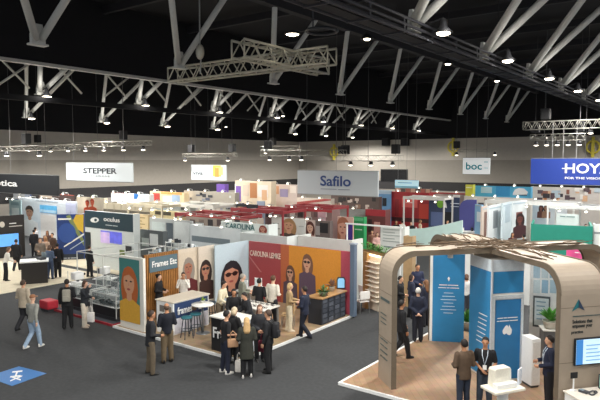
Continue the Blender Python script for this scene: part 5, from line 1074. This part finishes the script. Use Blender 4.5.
mini_counter('dark counter before the poster with the fair haired woman', 318, 250, 2.0, 1.0, '3a3a3e')
# ---- people among the far stands
far_people = [
 ('man in white by the portrait wall at left', 36, 252, 20, 'shirt', 'd9dbe0', '2a2c34', 'short', '2a211c'), ('dark dressed man in front of the portrait of a man in white', 34.5, 256, -20, 'jacket', '23242a', '1d1e22', 'short', '1f1815'),
 ('brown haired woman by the poster of the pale blue white wall', 48, 258, 160, 'shirt', '5a4038', '2a2322', 'long', '5f3c28'), ('man in brown left of the navy and yellow panel', 53, 262, 200, 'jacket', '4a362c', '26211f', 'short', '3a2a22'),
 ('person in grey behind the dark white topped counter', 41, 270, 150, 'hoodie', '6f655c', '2f2d2c', 'bob', '6b4a36'), ('fair person behind the left counter, beside the denim person', 46, 268, 190, 'shirt', 'b59a86', '3a3430', 'long', 'a8825c'),
 ('person in black before the dark screen panel of the instrument stand', 90, 277, 30, 'jacket', '1e2024', '1a1b1f', 'short', '2a201a'), ('person in pink beside the white wall with the blue wedge', 139, 236, 180, 'shirt', 'c08a8a', '3a3438', 'bob', '5a3a2c'),
 ('person in black by the grey machine shelves, middle left', 222, 236, 90, 'jacket', '1c1c20', '18181c', 'short', '1a1512'), ('person in dark grey by the purple tower panel', 213, 234, -60, 'hoodie', '3a3c42', '222228', 'short', '2a2420'),
 ('person in black at the left of the machine shelves', 204, 232, 120, 'jacket', '222226', '1a1a1e', 'bob', '1d1815'), ('person in white before the black stand wall', 262, 246, 40, 'shirt', 'd8d8d4', '2b2c30', 'short', '4a3626'),
 ('person in red before the deep red top band stand', 290, 241, -30, 'polo', 'a83a3c', '26262a', 'short', '2a1f1a'), ('person in black at the dark poster wall, centre', 322, 254, 150, 'jacket', '17181b', '17181b', 'long', '2a1d18'),
 ('person in grey before the plain grey wall', 332, 252, 60, 'hoodie', '7d7f80', '2f3034', 'short', '33281f'), ('person in brown under the dark red canopy', 372, 258, 190, 'shirt', '8a5f50', '33282a', 'short', '2b201b'),
 ('person in pink and white by the red canopy stand', 377, 262, 170, 'shirt', 'dcb0a8', '5a4a4a', 'bob', '6a4430'), ('woman in black before the left part of the red stand', 396, 246, 180, 'jacket', '1f1c1e', '1a1a1e', 'long', '3a241c'),
 ('man in white before the red stand sign', 402, 243, 20, 'shirt', 'e2dfda', '2a2b30', 'short', '261d18'), ('man in black before the red stand sign', 411, 245, 200, 'jacket', '18181b', '17171a', 'short', '2a201b'),
 ('person in beige before the orange panel of the red stand', 420, 243, 90, 'shirt', 'c9b49a', '3a342f', 'bob', '7a5638'), ('person in black at the doorway of the navy logo wall', 447, 244, 150, 'jacket', '16171b', '16171b', 'short', '1a1411'),
 ('person in blue left of the white grey portrait panel', 485, 252, 60, 'shirt', '4a6aa0', '26282f', 'short', '33261e'), ('woman in dark maroon before the reddish brown figures', 512, 263, 180, 'shirt', '4a2228', '221c20', 'long', '3a211b'),
 ('man in black at the reddish brown figure wall', 523, 262, -30, 'jacket', '19191c', '19191c', 'short', '201814'), ('person in beige at the corner of the portrait group wall', 532, 247, 100, 'shirt', 'd2c0a4', '4a453e', 'bob', '8a6444'),
 ('person in white right of the portrait group wall', 562, 246, 170, 'shirt', 'e0dfdb', '3a3b40', 'short', '3a2a20'), ('person in dark purple by the picture stand at the right edge', 574, 248, 40, 'jacket', '3a2f42', '222026', 'long', '2f211c'),
 ('person in black and white at the picture stand near the right edge', 585, 250, 190, 'shirt', 'c9c9c8', '1d1e22', 'short', '1d1714'), ('tall person in black at the very right edge by the picture stand', 594, 249, -40, 'jacket', '1d1d21', '1a1a1e', 'short', '261d18'),
 ('person in white coat in the gap left of the tower', 466, 316, 30, 'shirt', 'dedfdd', '3a3c42', 'bob', '5c402e'),
]
for i, (lab, px, py, a, top, c1, c2, hs, hc) in enumerate(far_people):
    person(lab, px, py, a, 1.62+.03*(i % 6), [('down', 'down'), ('talk', 'down'), ('talk', 'clasp')][i % 3], ['relax', 'stand'][i % 2], 0, (top, c1), ('trousers', c2), (hs, hc), ['l', 'p', 'm'][i % 3], far=True)

# ---- open beam frames over the middle stands
def beam_frame(label, px, py, w_, d, h, col, n=3):
    P = G(px, py, h); t = thing('overhead_frame', label, 'frame', (P.x, P.y, 0)); m = M(col, .5, 0, .04)
    for x in (0, w_):
        for y in (0, d): obj('post', MB().ab(x-.05, y-.05, 0, x+.05, y+.05, h), m, t)
    for y in (0, d): obj('beam', MB().ab(-.06, y-.06, h, w_+.06, y+.06, h+.22), m, t)
    for k in range(n+1): obj('cross_beam', MB().ab(w_*k/n-.05, .06, h+.03, w_*k/n+.05, d-.06, h+.18), m, t)
    for k in range(n):
        b = obj('lamp_arm', MB().tube([(w_*(k+.5)/n, 0, h+.1), (w_*(k+.5)/n, -.3, h+.05)], .03, 5).lathe((w_*(k+.5)/n, -.34, h-.08), [(.04, .14), (.09, .08), (.1, 0)], 8), SILVER, t); obj('bulb', MB().ell((w_*(k+.5)/n, -.34, h-.1), (.08, .08, .05), 8, 6), BULB, b)
for a in (('red beam frame over the stands right of the small cream sign column', 176, 216, 4.6, 2.2, 2.75, '933236'), ('red beam frame behind the teal serif lettered banner', 232, 211, 4.0, 2.2, 2.85, '99353a'), ('red beam frame left of the plain grey centre wall', 286, 208, 3.6, 2.0, 2.8, '9c3338'),
          ('white beam frame behind the grey doorway stand', 168, 206, 4.2, 2.0, 2.95, 'dcdad2'), ('cream beam frame over the yellowish cream stand', 128, 206, 3.4, 2.2, 2.95, 'cfc6ae'), ('white beam frame between the red stand and the navy logo wall', 404, 199, 3.2, 1.6, 3.05, 'd9d6d0'),
          ('white beam frame over the white portrait panels at right', 486, 203, 5.5, 1.8, 3.1, 'e3e3df'), ('white beam frame behind the teal green wall', 548, 208, 4.5, 2.0, 3.0, 'e0e2e0')): beam_frame(*a)
